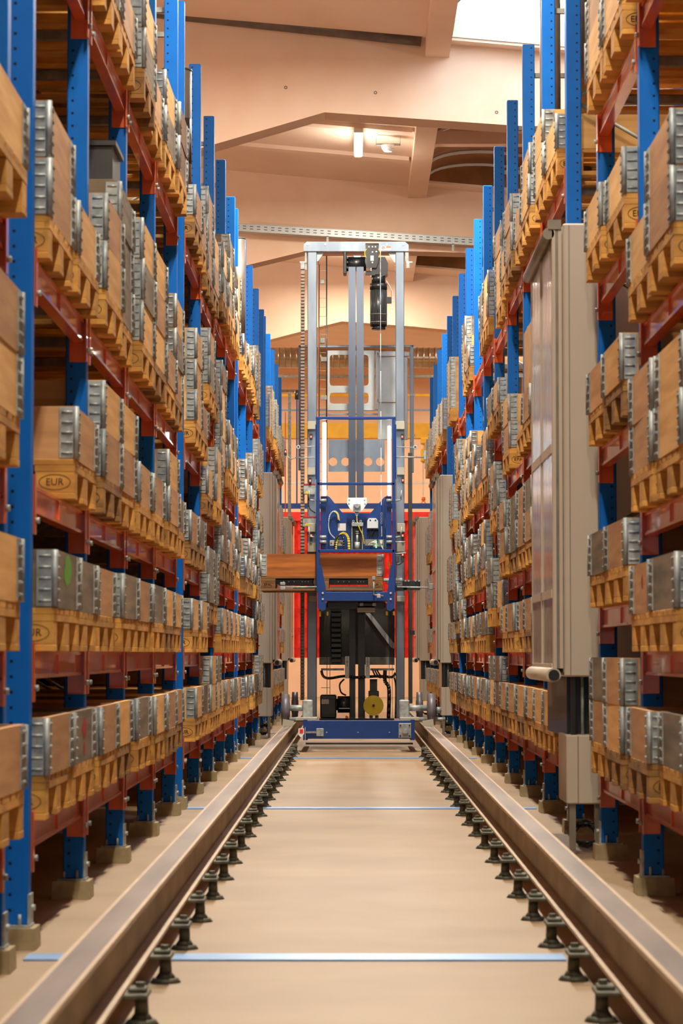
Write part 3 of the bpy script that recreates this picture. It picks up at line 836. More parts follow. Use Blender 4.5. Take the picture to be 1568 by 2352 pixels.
for k in range(28):
    t = 2*pi*k/28; m.box(a[0]+cos(t)*rr_-.002, a[1]+sin(t)*rr_-.002, a[2], a[0]+cos(t)*(rr_)+.003, a[1]+sin(t)*rr_+.003, b[2])
cpart(m, 'motor', 'black')
m = mb()
for yy_ in (722,740): a,b,rr_ = pc(869,yy_,yy_+1.2,20,YM+.03); m.cyl(a,b,rr_,28)
cpart(m, 'motor_band', 'galv_dull')
cpart(mb().px(838,622,852,631,YM,.05).px(887,682,899,696,YM,.05), 'terminal_box', 'black')
def wire(pts, r=.004, mt='white', name='cable', Y=None, n=6):
    """smoothed cable through photo points (px,py,Y)"""
    pts = [(P(a,b,y)[0], y, P(a,b,y)[1]) for a,b,y in pts]; out = []
    for i in range(len(pts)-1):
        p0 = pts[max(i-1,0)]; p1 = pts[i]; p2 = pts[i+1]; p3 = pts[min(i+2,len(pts)-1)]
        for k in range(5):
            t = k/5
            out.append(tuple(.5*((2*p1[j])+(-p0[j]+p2[j])*t+(2*p0[j]-5*p1[j]+4*p2[j]-p3[j])*t*t+(-p0[j]+3*p1[j]-3*p2[j]+p3[j])*t**3) for j in range(3)))
    out.append(pts[-1])
    return cpart(mb().tube(out, r, n), name, mt)
wire([(887,645,YM),(897,662,YM-.02),(902,680,YM-.02),(899,720,YM-.02),(889,748,YM)], .003)
wire([(888,650,YM),(898,665,YM),(899,682,YM)], .003, 'orange')
wire([(842,572,YM-.07),(837,580,YM-.07),(840,592,YM-.07)], .005, 'yellow'); wire([(868,572,YM-.07),(873,580,YM-.07),(870,592,YM-.07)], .005, 'yellow')
wire([(873.5,575,YM-.08),(873.5,700,YM-.08),(875,1090,YM-.08),(875.5,1160,YM-.6)], .0035, 'white', 'wire_rope')
# under-beam lamp
q0 = P(809,584,YM+.05); q1 = P(826,584,YM+.05)
# cable ladder between left mast and belts
m = mb().px(730.5,590,732,1120,YM+.12,.01)
cpart(m, 'cable_tray', 'orange')
m = mb(); b2 = mb()
z = P(0,1125,YM+.1)[1]; zt_ = P(0,608,YM+.1)[1]; Xa = P(733,0,YM+.1)[0]; Xb = P(750,0,YM+.1)[0]
m.cyl((Xb,YM+.1,z),(Xb,YM+.1,P(0,585,YM)[1]),.007,6); m.cyl((Xa,YM+.1,z),(Xa,YM+.1,zt_),.005,6)
zz = z
while zz < zt_: b2.cyl((Xa,YM+.1,zz),(Xb,YM+.1,zz),.0025,6); zz += .094
cpart(m, 'hanging_cable', 'black'); cpart(b2, 'cable_rung', 'beige')
cpart(mb().px(735,642,745,652,YM+.08,.02,.003).px(735,776,746,788,YM+.08,.02,.003).px(737,820,750,830,YM+.08,.03).px(737,908,750,918,YM+.08,.03), 'cable_clamp', 'galv_dull')
# rear service frame with sheet that has rounded cut-outs
cpart(mb().px(686,793,953,798,YR,.05,.004).px(730,949,908,953,YR,.05), 'rear_rail', 'alu')
cpart(mb().px(685,793,690,1080,YR,.06,.003).px(941,793,950,1085,YR,.06,.003), 'rear_post', 'alu')
m = mb()
for a,b in ((944,798),(951,798),(944,908),(951,908),(943,1015),(951,1000)): q = P(a,b,YR); m.cyl((q[0],YR-.012,q[1]),(q[0],YR,q[1]),.014,6)
cpart(m, 'frame_bolt', 'galv')
# sheet: build as strips around two rounded windows
def frame_sheet(m, x0,y0,x1,y1, holes, Y, dep):
    """plate with rounded rectangular holes stacked vertically"""
    edges = [y0]; 
    hx0, hx1 = holes[0][0], holes[0][2]
    m.px(x0,y0,hx0,y1,Y,dep); m.px(hx1,y0,x1,y1,Y,dep)
    yy_ = y0
    for (a,b,c,d) in holes:
        m.px(hx0,yy_,hx1,b,Y,dep); r = 7
        for (ex,ey,sx_,sy_2) in ((a,b,1,1),(c,b,-1,1),(a,d,1,-1),(c,d,-1,-1)):
            pts = [(ex,ey)]+[(ex+sx_*r*(1-cos(t*pi/8)) , ey+sy_2*r*(1-sin(t*pi/8))) for t in range(5)]
            m.ppoly(pts, Y, dep)
        yy_ = d
    m.px(hx0,yy_,hx1,y1,Y,dep)
m = mb(); frame_sheet(m, 752,805,860,942, [(757,815,846,886),(757,902,846,927)], YR-.02, .01); cpart(m, 'slotted_sheet', 'lgrey')
m = mb().px(867,807,936,1010,YR-.04,.03,.004); cpart(m, 'cover_panel', 'lgrey')
cpart(mb().px(866,808,940,818,YR-.055,.015,.003).px(866,915,910,924,YR-.055,.015,.003).px(862,805,869,940,YR-.055,.015,.003), 'panel_frame', 'lgrey')
# silver shroud with row of round holes behind carriage
m = mb().px(754,1010,883,1040,YR-.1,.02); 
m.px(754,1040,883,1050,YR-.1,.02); m.px(754,1071,883,1083,YR-.1,.02)
xs = [754,764-9+9]
cxs = [764.5,793,845,872.5]; r = 9.8
lx = 754
for c in cxs:
    if c-r > lx: m.px(lx,1050,c-r,1071,YR-.1,.02)
    for sx_ in (-1,1):
        for sy_2 in (-1,1):
            pts = [(c+sx_*r, 1060.5+sy_2*10.5)]+[(c+sx_*r*cos(t*pi/12), 1060.5+sy_2*r*sin(t*pi/12)) for t in range(7)]
            m.ppoly(pts, YR-.1, .02)
    lx = c+r
m.px(lx,1050,883,1071,YR-.1,.02)
cpart(m, 'perforated_shroud', 'alu')

# carriage: blue welded frame
m = mb().px(725,957,908,963,YC,.05,.004)
cpart(m, 'carriage_crossbar', 'cblue'); cpart(mb().px(728,1108,906,1114,YC,.05,.004), 'carriage_crossbar', 'cblue'); cpart(mb().px(730,1262,906,1269,YC,.05,.004), 'carriage_crossbar', 'cblue')
cpart(mb().px(726,963,734,1360,YC,.06,.004).px(724,975,728,1100,YC+.02,.05), 'carriage_post', 'cblue')
cpart(mb().px(900,963,908,1360,YC,.06,.004).px(906,975,910,1100,YC+.02,.05), 'carriage_post', 'cblue')
cpart(mb().ppoly([(729,1298),(738,1298),(748,1352),(748,1400),(740,1404),(729,1396)],YC-.012,.07), 'side_gusset', 'cblue')
cpart(mb().ppoly([(906,1298),(897,1298),(890,1352),(888,1400),(896,1404),(906,1396)],YC-.012,.07), 'side_gusset', 'cblue')
cpart(mb().px(729,1359,906,1381,YC+.0,.16,.006), 'carriage_beam', 'cblue')
m = mb()
for a in (741,897):
    for b in (1362,1376): q = P(a,b,YC-.012); m.cyl((q[0],YC-.022,q[1]),(q[0],YC-.012,q[1]),.010,12)
cpart(m, 'frame_screw', 'lgrey')
# inner side plates with rollers
cpart(mb().px(736,1140,752,1262,YC+.1,.9,.004), 'side_plate', 'cblue'); cpart(mb().px(885,1140,899,1262,YC+.1,.9,.004), 'side_plate', 'cblue')
m = mb()
for a in (741,894):
    for b in (1150,1234,1245): q = P(a,b,YC+.06); m.cyl((q[0]-.03,YC+.05,q[1]),(q[0]+.035,YC+.05,q[1]),.018,8); m.cyl((q[0]-.07 if a<800 else q[0]+.02,YC+.05,q[1]),(q[0]-.02 if a<800 else q[0]+.09,YC+.05,q[1]),.008,8)
cpart(m, 'guide_roller', 'galv')
# back panel with V cut
YP = YC+.98
cpart(mb().ppoly([(750,1138),(757,1142),(786,1178),(850,1179),(882,1142),(890,1138),(890,1263),(750,1263)],YP,.02), 'back_panel', 'cblue')
cpart(mb().px(740,970,749,1138,YC+.3,.04,.004), 'light_strip', 'strip_led'); cpart(mb().px(890,978,897,1138,YC+.3,.04,.004), 'light_strip', 'strip_led')
cpart(mb().ppoly([(797,1143),(842,1143),(842,1157),(834,1170),(824,1178),(821,1185),(817,1185),(814,1178),(803,1168),(797,1157)],YP-.16,.012), 'pulley_plate', 'white')
m = mb()
for a,b in ((802,1148),(837,1148),(801,1157),(838,1157)): q = P(a,b,YP-.16); m.cyl((q[0],YP-.166,q[1]),(q[0],YP-.16,q[1]),.008,10)
cpart(m, 'plate_screw', 'galv')
cpart(mb().px(811,1158,828,1163,YP-.20,.04,.003).px(814,1163,825,1176,YP-.20,.04,.003), 'belt_clamp', 'galv')
q = P(820,1162,YP-.21); m = mb().cyl((q[0],YP-.22,q[1]),(q[0],YP-.2,q[1]),.022,14); cpart(m, 'load_cell', 'galv')
# damper in the middle
m = mb(); a,b,rr_ = pc(820,1215,1262,11,YP-.2); m.box(a[0]-.06,YP-.16,a[2],a[0]+.06,YP-.15,b[2]+.03); cpart(m, 'damper_housing', 'black')
cpart(mb().px(807,1200,834,1209,YP-.24,.08,.004).px(807,1209,809,1262,YP-.22,.03).px(831,1209,833,1262,YP-.22,.03), 'damper_frame', 'galv')
m = mb()
for y0,y1,r in ((1220,1222,4),(1224,1226,4),(1228,1245,2.6),(1245,1262,6)): a,b,rr_ = pc(820,y0,y1,r,YP-.2); m.cyl(a,b,rr_,14)
cpart(m, 'damper', 'lgrey')
m = mb(); 
for a in (811,828): q = P(a,1197,YP-.2); ring(m,q[0],YP-.2,q[1],.012,.012,.005,14)
cpart(m, 'eye_bolt', 'galv')
cpart(mb().ppoly([(843,1213),(843,1196),(847,1190),(863,1190),(868,1196),(868,1213)],YP-.07,.06), 'alarm_box', 'white')
cpart(mb().px(842,1211,869,1216,YP-.06,.05).px(843,1190,846,1196,YP-.06,.05).px(865,1190,868,1196,YP-.06,.05), 'alarm_base', 'bin')
m = mb()
for a in (850,862): q = P(a,1195,YP-.07); m.cyl((q[0],YP-.074,q[1]),(q[0],YP-.07,q[1]),.008,10)
cpart(m, 'alarm_lens', 'cblue')
cpart(mb().px(775.5,1202,794,1219,YP-.003,.003), 'data_label', 'paper')
cpart(mb().px(757,1241,787,1254,YP-.3,.05,.004), 'junction_box', 'beige')
m = mb()
for a in (760.5,784): q = P(a,1247.5,YP-.3); m.cyl((q[0],YP-.306,q[1]),(q[0],YP-.3,q[1]),.007,10)
cpart(m, 'box_screw', 'black')
cpart(mb().px(838,1239,866,1254,YP-.25,.05,.003).px(868,1239,882,1256,YP-.25,.05,.003), 'terminal_block', 'galv_dull')
cpart(mb().px(862,1243,865,1258,YP-.26,.01).px(886,1250,889,1258,YP-.26,.01), 'status_light', 'gled')
YW = YP-.33
for k in range(3):
    wire([(772-k,1262,YW),(773+k,1240,YW),(780+k,1228-k,YW),(790+k,1226-k,YW),(798+k*1.5,1236,YW),(800+k*1.5,1262,YW)], .007, 'yellow')
wire([(768,1262,YW-.02),(770,1240,YW-.02),(780,1229,YW-.02),(788,1235,YW-.02),(789,1262,YW-.02)], .009, 'black')
wire([(779,1196,YP-.05),(776,1180,YP-.05),(768,1174,YP-.05),(758,1182,YP-.06),(754,1205,YP-.08),(758,1225,YP-.15),(768,1236,YP-.25)], .007, 'lgrey')
wire([(777,1194,YP-.06),(774,1180,YP-.06),(766,1175,YP-.06)], .008, 'yellow')
wire([(819,1184,YP-.2),(820,1198,YP-.22),(826,1215,YP-.25),(833,1230,YP-.25),(836,1250,YP-.25)], .006, 'yellow')
wire([(849,1216,YP-.05),(850,1228,YP-.1),(846,1236,YP-.2)], .004, 'black'); wire([(860,1216,YP-.05),(852,1232,YP-.1),(850,1240,YP-.2)], .004, 'black')
for k in range(6): wire([(845+k*2,1252,YW),(852+k*2,1246-k,YW-.01),(862+k,1248+k,YW-.01),(858+k*2,1256,YW)], .003, 'white')
for k in range(4): wire([(872+k*2,1240,YW),(874+k,1248,YW-.01),(878-k,1254,YW),(880,1262,YW)], .003, 'white')
m = mb()
for k in range(4): q = P(876,1180+k*7,YW); ring(m,q[0],YW,q[1],.010,.016,.005,12)
cpart(m, 'chain_link', 'galv'); cpart(mb().px(875,1208,877.5,1232,YW,.01), 'turnbuckle', 'galv')
# sensors, arms and grey boxes beside the masts
for k,(a,b,c,d) in enumerate(((706,1202,724,1222),(706,1247,726,1268),(911,1202,930,1222),(911,1247,930,1268),(706,967,725,986),(908,967,929,986),(706,1073,724,1091),(911,1073,929,1091),(709,1369,728,1382),(911,1369,930,1382))):
    cpart(mb().px(a,b,c,d,YM-.08,.07,.004), 'guide_shoe', 'beige')
for (a,b) in ((714,1003),(712,1104),(714.5,1230),(923.5,1003),(925,1103),(924.5,1230),(924.5,1274)):
    cpart(mb().px(a-3,b-7,a+3,b+7,YM-.13,.04,.003), 'sensor', 'black'); cpart(mb().px(a-1.6,b-2,a+1.6,b+2,YM-.135,.006), 'sensor_light', 'led')
def rod(x0,y0,x1,y1,Y,r,mt='galv',name='sensor_arm'):
    a = P(x0,y0,Y); b = P(x1,y1,Y); return cpart(mb().cyl((a[0],Y,a[1]),(b[0],Y,b[1]),r,10), name, mt)
rod(690,1027,727,1025,YM-.2,.006); rod(907,1026,952,1028,YM-.2,.006)
for a in (685,953):
    q = P(a,1027,YM-.2); cpart(mb().cyl((q[0],YM-.23,q[1]),(q[0],YM-.17,q[1]),.020,16), 'sensor_head', 'lgrey'); cpart(mb().cyl((q[0],YM-.233,q[1]),(q[0],YM-.23,q[1]),.010,12), 'sensor_lens', 'black')
rod(678,1051,727,1051,YM-.15,.007); rod(907,1050,972,1050,YM-.15,.008); rod(656,1045,668,1055,YM-.15,.005); rod(668,1055,680,1051,YM-.15,.005)
cpart(mb().px(652.5,1032,658,1046,YM-.18,.04,.004), 'sensor', 'black'); cpart(mb().px(654,1035,657,1039,YM-.185,.006), 'sensor_light', 'led')
cpart(mb().px(972,1034,979,1056,YM-.18,.04,.004), 'mirror_bracket', 'galv')
for s in (0,1):
    a = 722 if s == 0 else 909; d = -1 if s == 0 else 1
    for b in (1150,1234):
        rod(a,b,a+d*11,b-2,YC+.05,.007); rod(a+d*11,b-2,a+d*13,b-24,YC+.05,.007)
cpart(mb().px(697,1114,724,1136,YM-.1,.02,.003).px(695,1188,726,1210,YM-.06,.02,.003), 'warning_plate', 'galv')
m = mb()
for b in (1134,1207): q = P(702,b,YM-.103); q2 = P(706,b-7,YM-.103); q3 = P(698,b,YM-.103); m.prism([(q3[0],q3[1]),(2*q2[0]-q3[0]-.001,q3[1]),((q2[0]+q[0])/2,q2[1])],YM-.104,YM-.102)
cpart(m, 'warning_triangle', 'yellow')
cpart(mb().px(697,1111,724,1114,YM-.105,.02).px(695,1186,726,1189,YM-.065,.02), 'plate_edge', 'redlogo')
rod(711,1140,711,1190,YM-.05,.05,'bin','cable_loop') if False else None
wire([(711,1136,YM-.05),(708,1150,YM-.05),(711,1168,YM-.06),(724,1178,YM-.05)], .006, 'black')
# telescopic fork, black, with its support rods
for (a,b) in ((632,718),(757,846)):
    cpart(mb().px(a,1326,b,1329,YC+.30,.3).px(a,1331,b,1342,YC+.28,.32,.003), 'fork_blade', 'black')
    m = mb()
    for t in (.22,.36,.5,.72,.8,.88): q = P(a+(b-a)*t,1336,YC+.28); m.cyl((q[0],YC+.277,q[1]),(q[0],YC+.28,q[1]),.005,8)
    cpart(m, 'fork_screw', 'beige')
cpart(mb().px(925,1333,965,1355,YC+.2,.35,.004).px(905,1345,935,1356,YC+.2,.35,.003).px(672,1347,730,1356,YC+.2,.35,.003).px(640,1341,720,1344,YC+.24,.3), 'fork_rail', 'black')
m = mb()
for a in (931,938,954,962): q = P(a,1334,YC+.19); m.cyl((q[0],YC+.18,q[1]),(q[0],YC+.2,q[1]),.010,8)
cpart(m, 'fork_bolt', 'galv')
cpart(mb().px(880,1328,924,1334,YC+.1,.3,.003).px(887,1334,921,1340,YC+.12,.3,.003), 'fork_carrier', 'lgrey')
cpart(mb().px(759,1346,880,1356,YC+.16,.25,.002), 'rack_gear', 'beige')
m = mb(); X0,Z0 = P(760,1346,YC+.16); X1,_ = P(878,1346,YC+.16); x = X0
while x < X1: m.box(x,YC+.155,Z0-.035,x+.012,YC+.16,Z0-.004); x += .024
cpart(m, 'gear_tooth', 'beige')
rod(650,1349,727,1348,YC-.06,.008); rod(911,1348,998,1350,YC-.06,.008)
cpart(mb().px(643,1337,655,1344,YC-.09,.05,.005).px(643,1347,655,1355,YC-.09,.05,.005), 'rod_clamp', 'galv'); cpart(mb().px(984,1340,995,1354,YC-.09,.05,.005), 'rod_clamp', 'galv_dull')
rod(858,1329,858,1366,YC-.05,.009,'galv','feeler_arm'); rod(858,1366,880,1369,YC-.05,.008,'galv','feeler_arm')
cpart(mb().px(854,1324,862,1332,YC-.07,.03,.004).px(865,1364,874,1374,YC-.07,.03,.006), 'arm_clamp', 'galv')
rod(908,1245,930,1245,YC+.02,.008); rod(908,1272,932,1270,YC+.02,.008); cpart(mb().px(908,1276,915,1292,YC,.05,.004), 'limit_switch', 'bin')
wire([(922,1278,YC+.05),(924,1290,YC),(916,1297,YC),(910,1296,YC)], .006, 'black'); wire([(893,1290,YC+.3),(894,1300,YC+.2),(898,1304,YC+.2)], .007, 'yellow')
# underside equipment
cpart(mb().px(821,1383,862,1387,YC+.3,.2,.003).px(820,1391,861,1406,YC+.3,.15,.004), 'lower_bracket', 'beige')
cpart(mb().px(826,1385,834,1392,YC+.25,.05).px(855,1385,863,1392,YC+.25,.05), 'bracket_plate', 'lgrey')
cpart(mb().px(733,1403,737,1416,YC+.1,.05).px(750,1405,754,1414,YC+.1,.05).px(886,1404,891,1413,YC+.1,.05).px(902,1404,906,1413,YC+.1,.05), 'spacer', 'yellow')
cpart(mb().px(750,1381,885,1398,YC+.3,.6,.01), 'drive_housing', 'black')
# electrical cabinet behind masts, lower half
YE = YM+.35
cpart(mb().px(733,1385,906,1526,YE,.5,.01), 'electrical_cabinet', 'bin')
cpart(mb().px(845,1509,906,1527,YE-.02,.02).px(733,1509,800,1527,YE-.02,.02), 'cabinet_plinth', 'galv_dull')
cpart(mb().ppoly([(839,1408),(850,1408),(905,1478),(905,1490),(898,1487)],YE-.05,.03), 'diagonal_brace', 'lgrey')
m = mb(); zz = P(0,1522,YE)[1]; zt_ = P(0,1392,YE)[1]; Xa = P(760,1400,YE-.12)[0]; Xb = P(784,1400,YE-.12)[0]
while zz < zt_: m.bbox(Xa,YE-.14,zz,Xb,YE-.05,zz+.04,.006); zz += .052
cpart(m, 'energy_chain', 'black')
m = mb().px(792,1507,802,1558,YM-.02,.04,.004).px(839,1509,849,1558,YM-.02,.04,.004); cpart(m, 'tension_bracket', 'lgrey')
m = mb()
for a in (797,844): q = P(a,1520,YM-.02); m.cyl((q[0],YM-.028,q[1]),(q[0],YM-.02,q[1]),.012,10); m.box(q[0]-.005,YM-.026,q[1]-.05,q[0]+.005,YM-.02,q[1]+.05)
cpart(m, 'tension_bolt', 'galv_dull')
cpart(mb().px(737,1535,790,1540,YM+.1,.05).px(850,1535,905,1540,YM+.1,.05), 'lower_crossbar', 'galv_dull')
wire([(738,1540,YM+.05),(742,1553,YM+.05),(756,1558,YM+.05),(790,1553,YM+.05),(820,1556,YM+.04),(870,1553,YM+.05),(900,1555,YM+.05),(908,1545,YM+.05)], .016, 'black')
for k in range(3): wire([(855+k*5,1538,YM+.05),(862+k*6,1552,YM+.03),(875+k*6,1557,YM+.03)], .008, 'black')
wire([(790,1560,YM+.05),(780,1572,YM+.03),(783,1590,YM+.03),(794,1597,YM+.05)], .009, 'black')
wire([(884,1540,YM+.05),(884,1565,YM+.05),(893,1582,YM+.05),(892,1650,YM+.05)], .022, 'black', 'hose')
wire([(905,1556,YM+.05),(909,1580,YM+.05),(908,1650,YM+.05)], .010, 'black')
m = mb()
for a in (750,757,893,900): m.px(a,1385,a+1.2,1655,YM+.2,.01)
for b in (1579,): m.px(737,b,757,b+1.2,YM+.2,.01)
cpart(m, 'guard_wire', 'bin')
# drive motor, brake and yellow pulley on the base
cpart(mb().px(735,1596,772,1650,YM-.1,.5,.012).px(740,1600,768,1604,YM-.12,.05), 'drive_unit', 'black')
cpart(mb().px(738,1606,755,1617,YM-.103,.003), 'rating_plate', 'beige')
X0,Z0 = P(775,1618,YM+.05); X1,_ = P(804,1618,YM); cpart(mb().cyl((X0,YM+.05,Z0),(X1,YM+.05,Z0),.085,24).cyl((X0-.02,YM+.05,Z0),(X0,YM+.05,Z0),.06,20), 'drive_motor', 'black')
cpart(mb().px(778,1626,803,1628,YM-.06,.02), 'motor_strap', 'lgrey')
cpart(mb().px(846,1587,870,1606,YM+.0,.2,.006).px(849,1560,866,1588,YM+.15,.05), 'brake_box', 'bin')
q = P(857.5,1620.5,YM-.15); m = mb().cyl((q[0],YM-.15,q[1]),(q[0],YM-.11,q[1]),.102,48); yw = cpart(m, 'yellow_pulley', 'yellow')
m = mb(); m.cyl((q[0],YM-.165,q[1]),(q[0],YM-.15,q[1]),.028,20); cpart(m, 'pulley_hub', 'gyellow')
cpart(mb().cyl((q[0],YM-.175,q[1]),(q[0],YM-.165,q[1]),.014,12), 'pulley_bolt', 'black')
cpart(mb().px(848,1643,856,1655,YM-.1,.05).px(861,1643,869,1655,YM-.1,.05), 'pulley_stand', 'galv_dull')
cpart(mb().px(793,1644,798,1655,YM-.2,.02).px(796,1646,800,1655,YM-.19,.02), 'marker_peg', 'orange')
cpart(mb().px(733,1650,905,1656,YM-.2,.5), 'base_plate', 'black')
cpart(mb().px(943,1448,952,1458,YM+.1,.06,.002), 'junction_cap', 'black')
# pallet and collar held by the crane
YLd = YC + .09
X0 = P(598.5,1300,YLd)[0]; zc0 = P(0,1323.5,YLd)[1]
pl = pallet_proto('pallet_old', True); pl.data.materials[0] = M['brown']
for c in pl.children:
    if c.name.startswith(('block','skid')): c.data.materials[0] = M['brown']
pl.location = (X0+.6, YLd+.4, zc0-.144); tag(pl, 'dark wooden pallet carried on the black forks of the crane', 'pallet')
pc_ = collar_proto('amber'); pc_.location = (X0+.6, YLd+.4, zc0)
pc_.scale = (1, 1, 1.14)
tag(pc_, 'amber wooden collar with metal hinges on the pallet held by the crane', 'pallet collar')

# ------------------------------------------------------------------ lamp, detector, cable tray, far hall
def batten(Y, z, label):
    e = empty('ceiling_lamp', (0, Y, z)); tag(e, label, 'ceiling lamp', 'ceiling lamps over the aisle')
    X = .07
    mb().bbox(X-.055, -.72, .02, X+.055, .72, .07, .005).build('housing', M['white'], e)
    mb().bbox(X-.05, -.70, -.02, X+.05, .70, .02, .012).build('diffuser', M['lamp'], e)
    m = mb(); m.box(X-.01,-.5,.07,X+.01,-.48,zr(.07)-z); m.box(X-.01,.48,.07,X+.01,.5,zr(.07)-z); m.build('bracket', M['galv'], e)
batten(33.5, 7.20, 'bright rectangular ceiling lamp above the crane')
batten(43.4, 7.20, 'partly hidden ceiling lamp glowing below the second girder')
q = P(891,299,33.5)
e = empty('smoke_detector', (q[0], 33.5, 7.15)); tag(e, 'small white round smoke detector on ceiling beside the lamp', 'smoke detector')
mb().cyl((0,0,0),(0,0,.05),.075,24,.085).cyl((0,0,-.03),(0,0,0),.05,24,.07).build('sensor_body', M['white'], e)
mb().box(-.15,-.02,.05,.15,.02,.07).box(-.15,-.02,.05,-.145,.02,zr(q[0])-7.15).box(.145,-.02,.05,.15,.02,zr(q[0])-7.15).build('mounting_bar', M['galv'], e)
# perforated cable tray along the second girder
Yt = 36.7
a0 = P(520,511,Yt); a1 = P(1110,547,Yt)
m = mb(); sl = (a1[1]-a0[1])/(a1[0]-a0[0]); 
def tz(x): return a0[1]+sl*(x-a0[0])
m.prism([(a0[0],tz(a0[0])-.10),(a1[0],tz(a1[0])-.10),(a1[0],tz(a1[0])),(a0[0],tz(a0[0]))],Yt,Yt+.004)
m.prism([(a0[0],tz(a0[0])-.105),(a1[0],tz(a1[0])-.105),(a1[0],tz(a1[0])-.10),(a0[0],tz(a0[0])-.10)],Yt,Yt+.2)
m.prism([(a0[0],tz(a0[0])-.004),(a1[0],tz(a1[0])-.004),(a1[0],tz(a1[0])),(a0[0],tz(a0[0]))],Yt-.012,Yt)
tray = tag(m.build('cable_tray', M['lgrey']), 'long perforated metal cable tray along the second roof girder', 'cable tray')
m = mb(); x = a0[0]+.03
while x < a1[0]-.08:
    for dz in (.03,.065): m.prism([(x,tz(x)-dz-.008),(x+.045,tz(x+.045)-dz-.008),(x+.045,tz(x+.045)-dz+.002),(x,tz(x)-dz+.002)],Yt-.0015,Yt)
    x += .095
m.build('slot', M['bin'], tray)
m = mb()
for a in (752,1040):
    q = P(a,540,Yt); m.box(q[0]-.015,Yt,tz(q[0])-.20,q[0]+.015,Yt+.02,tz(q[0])-.10); m.box(q[0]-.015,Yt,tz(q[0])-.11,q[0]+.015,Yt+.25,tz(q[0])-.105)
m.build('tray_bracket', M['galv'], tray)
# anchor marks on first girder
for a,b,wh in ((656,201,'left'),(862,213,'middle'),(1140,258,'right')):
    q = P(a,b,28.2); m = mb(); ring(m,q[0],28.198,q[1],.018,.018,.008,10); tag(m.build('wall_anchor', M['bin']), 'small dark anchor in the face of the first girder, %s one of three' % wh, 'anchor', 'anchors in the first girder')
# pipe running along the top of the first girder
a0 = P(425,30,28.05); a1 = P(968,88,28.05); sl = (a1[1]-a0[1])/(a1[0]-a0[0]); xe = a1[0]
tag(mb().cyl((-5,28.05,a0[1]+sl*(-5-a0[0])),(xe,28.05,a1[1]),.085,20).build('roof_pipe', M['tube']), 'thick taupe pipe along the top of the first roof girder', 'pipe')
# spiral duct
YD = 50
q = P(600,822,YD); m = mb(); r = .185; zc = q[1]; x = -4
m.cyl((-9,YD,zc),(9,YD,zc),r,28)
while x < 4: m.cyl((x,YD,zc),(x+.02,YD,zc),r+.010,28); x += .11
tag(m.build('air_duct', M['duct']), 'shiny spiral air duct crossing behind the crane mast', 'duct')
def hbar(name, y0, y1, Y, x0, x1, mt, label, cat, dep=.1):
    X0, Z1 = P(x0, y0, Y); X1, Z0 = P(x1, y1, Y)
    if name != 'steel_channel' or x1 > 800: X0, X1 = -9.0, 9.0
    m_ = mb().box(X0, Y, Z0, X1, Y+dep, Z1)
    if X1 < 8: m_.box(X0+.02, Y+.02, Z1, X0+.04, Y+.04, zr(X0)-.015).box(X1-.04, Y+.02, Z1, X1-.02, Y+.04, zr(X1)-.015)
    o = m_.build(name, M[mt]); return tag(o, label, cat)
hbar('steel_channel', 861, 867, 52, 560, 1060, 'galv_dull', 'upper grey steel channel below the air duct', 'steel channel')
hbar('steel_channel', 895, 900, 49, 600, 700, 'galv_dull', 'lower grey steel channel left of the mast', 'steel channel')
hbar('steel_channel', 905, 910, 53, 560, 1060, 'gyellow', 'thin cream steel channel behind the mast', 'steel channel')
hbar('blue_pipe', 940, 943, 51, 600, 1010, 'strip', 'thin blue pipe crossing behind the mast', 'pipe')
g = empty('gantry_crane', (0, 48, 4.5)); tag(g, 'yellow overhead crane girder with hoist in the far hall', 'overhead crane')
def gp(m, n, mt): o = m.build(n, M[mt], g); o.location = (0,-48,-4.5)
gp(mb().box(-8.98, 48, P(800,1006,48)[1], 8.98, 48.3, P(800,972,48)[1]), 'girder', 'gyellow')
gp(mb().px(966,1004,988,1020,47.6,.2,.02).px(972,1020,982,1032,47.65,.1).px(966,1030,988,1062,47.6,.2,.03), 'hoist', 'gyellow')
m = mb(); k = 1062
X0 = P(971.5,1100,47.7)[0]; z = P(0,1062,47.7)[1]; zb = P(0,1142,47.7)[1]
while z > zb: ring(m,X0,47.7,z,.012,.022,.006,8); z -= .034
gp(m, 'chain', 'duct')
m = mb(); q = P(972,1150,47.7); m.cyl((q[0],47.7,q[1]+.06),(q[0],47.7,q[1]),.035,12)
ring(m,q[0],47.7,q[1]-.06,.045,.06,.018,16); gp(m, 'hook', 'orange')
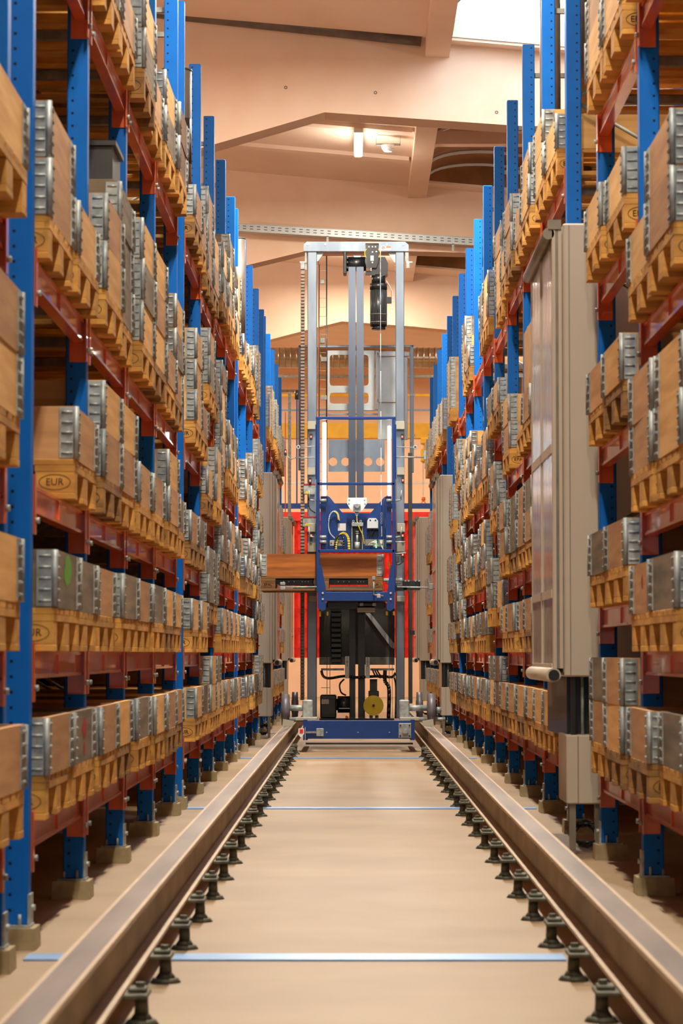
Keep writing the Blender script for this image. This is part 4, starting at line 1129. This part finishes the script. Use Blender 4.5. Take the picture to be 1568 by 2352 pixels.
hbar('blue_rail', 1156, 1168, 46, 600, 1030, 'cblue', 'blue horizontal beam across the far hall above red curtain', 'beam')
hbar('red_rail', 1176, 1196, 45.6, 670, 1000, 'red', 'red head rail above the red curtain', 'beam')
hbar('white_pipe', 1107, 1111, 55, 560, 1060, 'lamp' if False else 'white', 'pale pipe crossing low in the far hall', 'pipe')
# red curtain hanging at the end of the aisle
X0, Z1 = P(675,1196,45.6); X1, Z0 = P(960,1511,45.6)
m = mb(); n_ = 60
vs = []; 
for i in range(n_+1):
    x = X0+(X1-X0)*i/n_; y = 45.65+.025*sin(i*1.9); vs += [(x,y,Z0),(x,y,Z1),(x,y+.02,Z0),(x,y+.02,Z1)]
fs = []
for i in range(n_): a = i*4; b = a+4; fs += [(a,b,b+1,a+1),(a+2,a+3,b+3,b+2),(a,a+2,b+2,b),(a+1,b+1,b+3,a+3)]
rc = tag(m.add(vs, fs).build('red_curtain', M['red']), 'bright red strip curtain at the far end of the aisle', 'curtain')
m = mb()
for k in range(7):
    z = Z0+(Z1-Z0)*(k+.5)/7; m.box(X0,45.6,z-.006,X1,45.62,z+.006)
m.build('seam', M['redlogo'], rc)
# steel ladder posts and pipes left of mast
for x0, x1, y0, y1, Y, mt, nm, lab in ((661,668,902,0,42.0,'galv','steel_post','perforated steel post between left rack and crane'),
      (680,683,915,1156,46.02,'cblue','blue_pipe','thin vertical blue pipe left of the mast'),
      (654,656,946,0,42.3,'orange','orange_pipe','thin vertical orange pipe by the left rack end')):
    A0 = P(x0,y0,Y); A1 = (P(x1,y1 or 1200,Y)[0], P(x1,y1,Y)[1] if y1 else 3.0)
    tag(mb().bbox(A0[0],Y,A1[1],A1[0],Y+.06,A0[1],.003).build(nm, M[mt]), lab, 'post' if 'post' in nm else 'pipe')
q = P(681.5,905,46.02); tag(mb().cyl((q[0],46.05,q[1]-.09),(q[0],46.05,q[1]+.06),.035,12).build('beacon', M['black']), 'dark beacon on the thin blue pipe left of the mast', 'beacon')
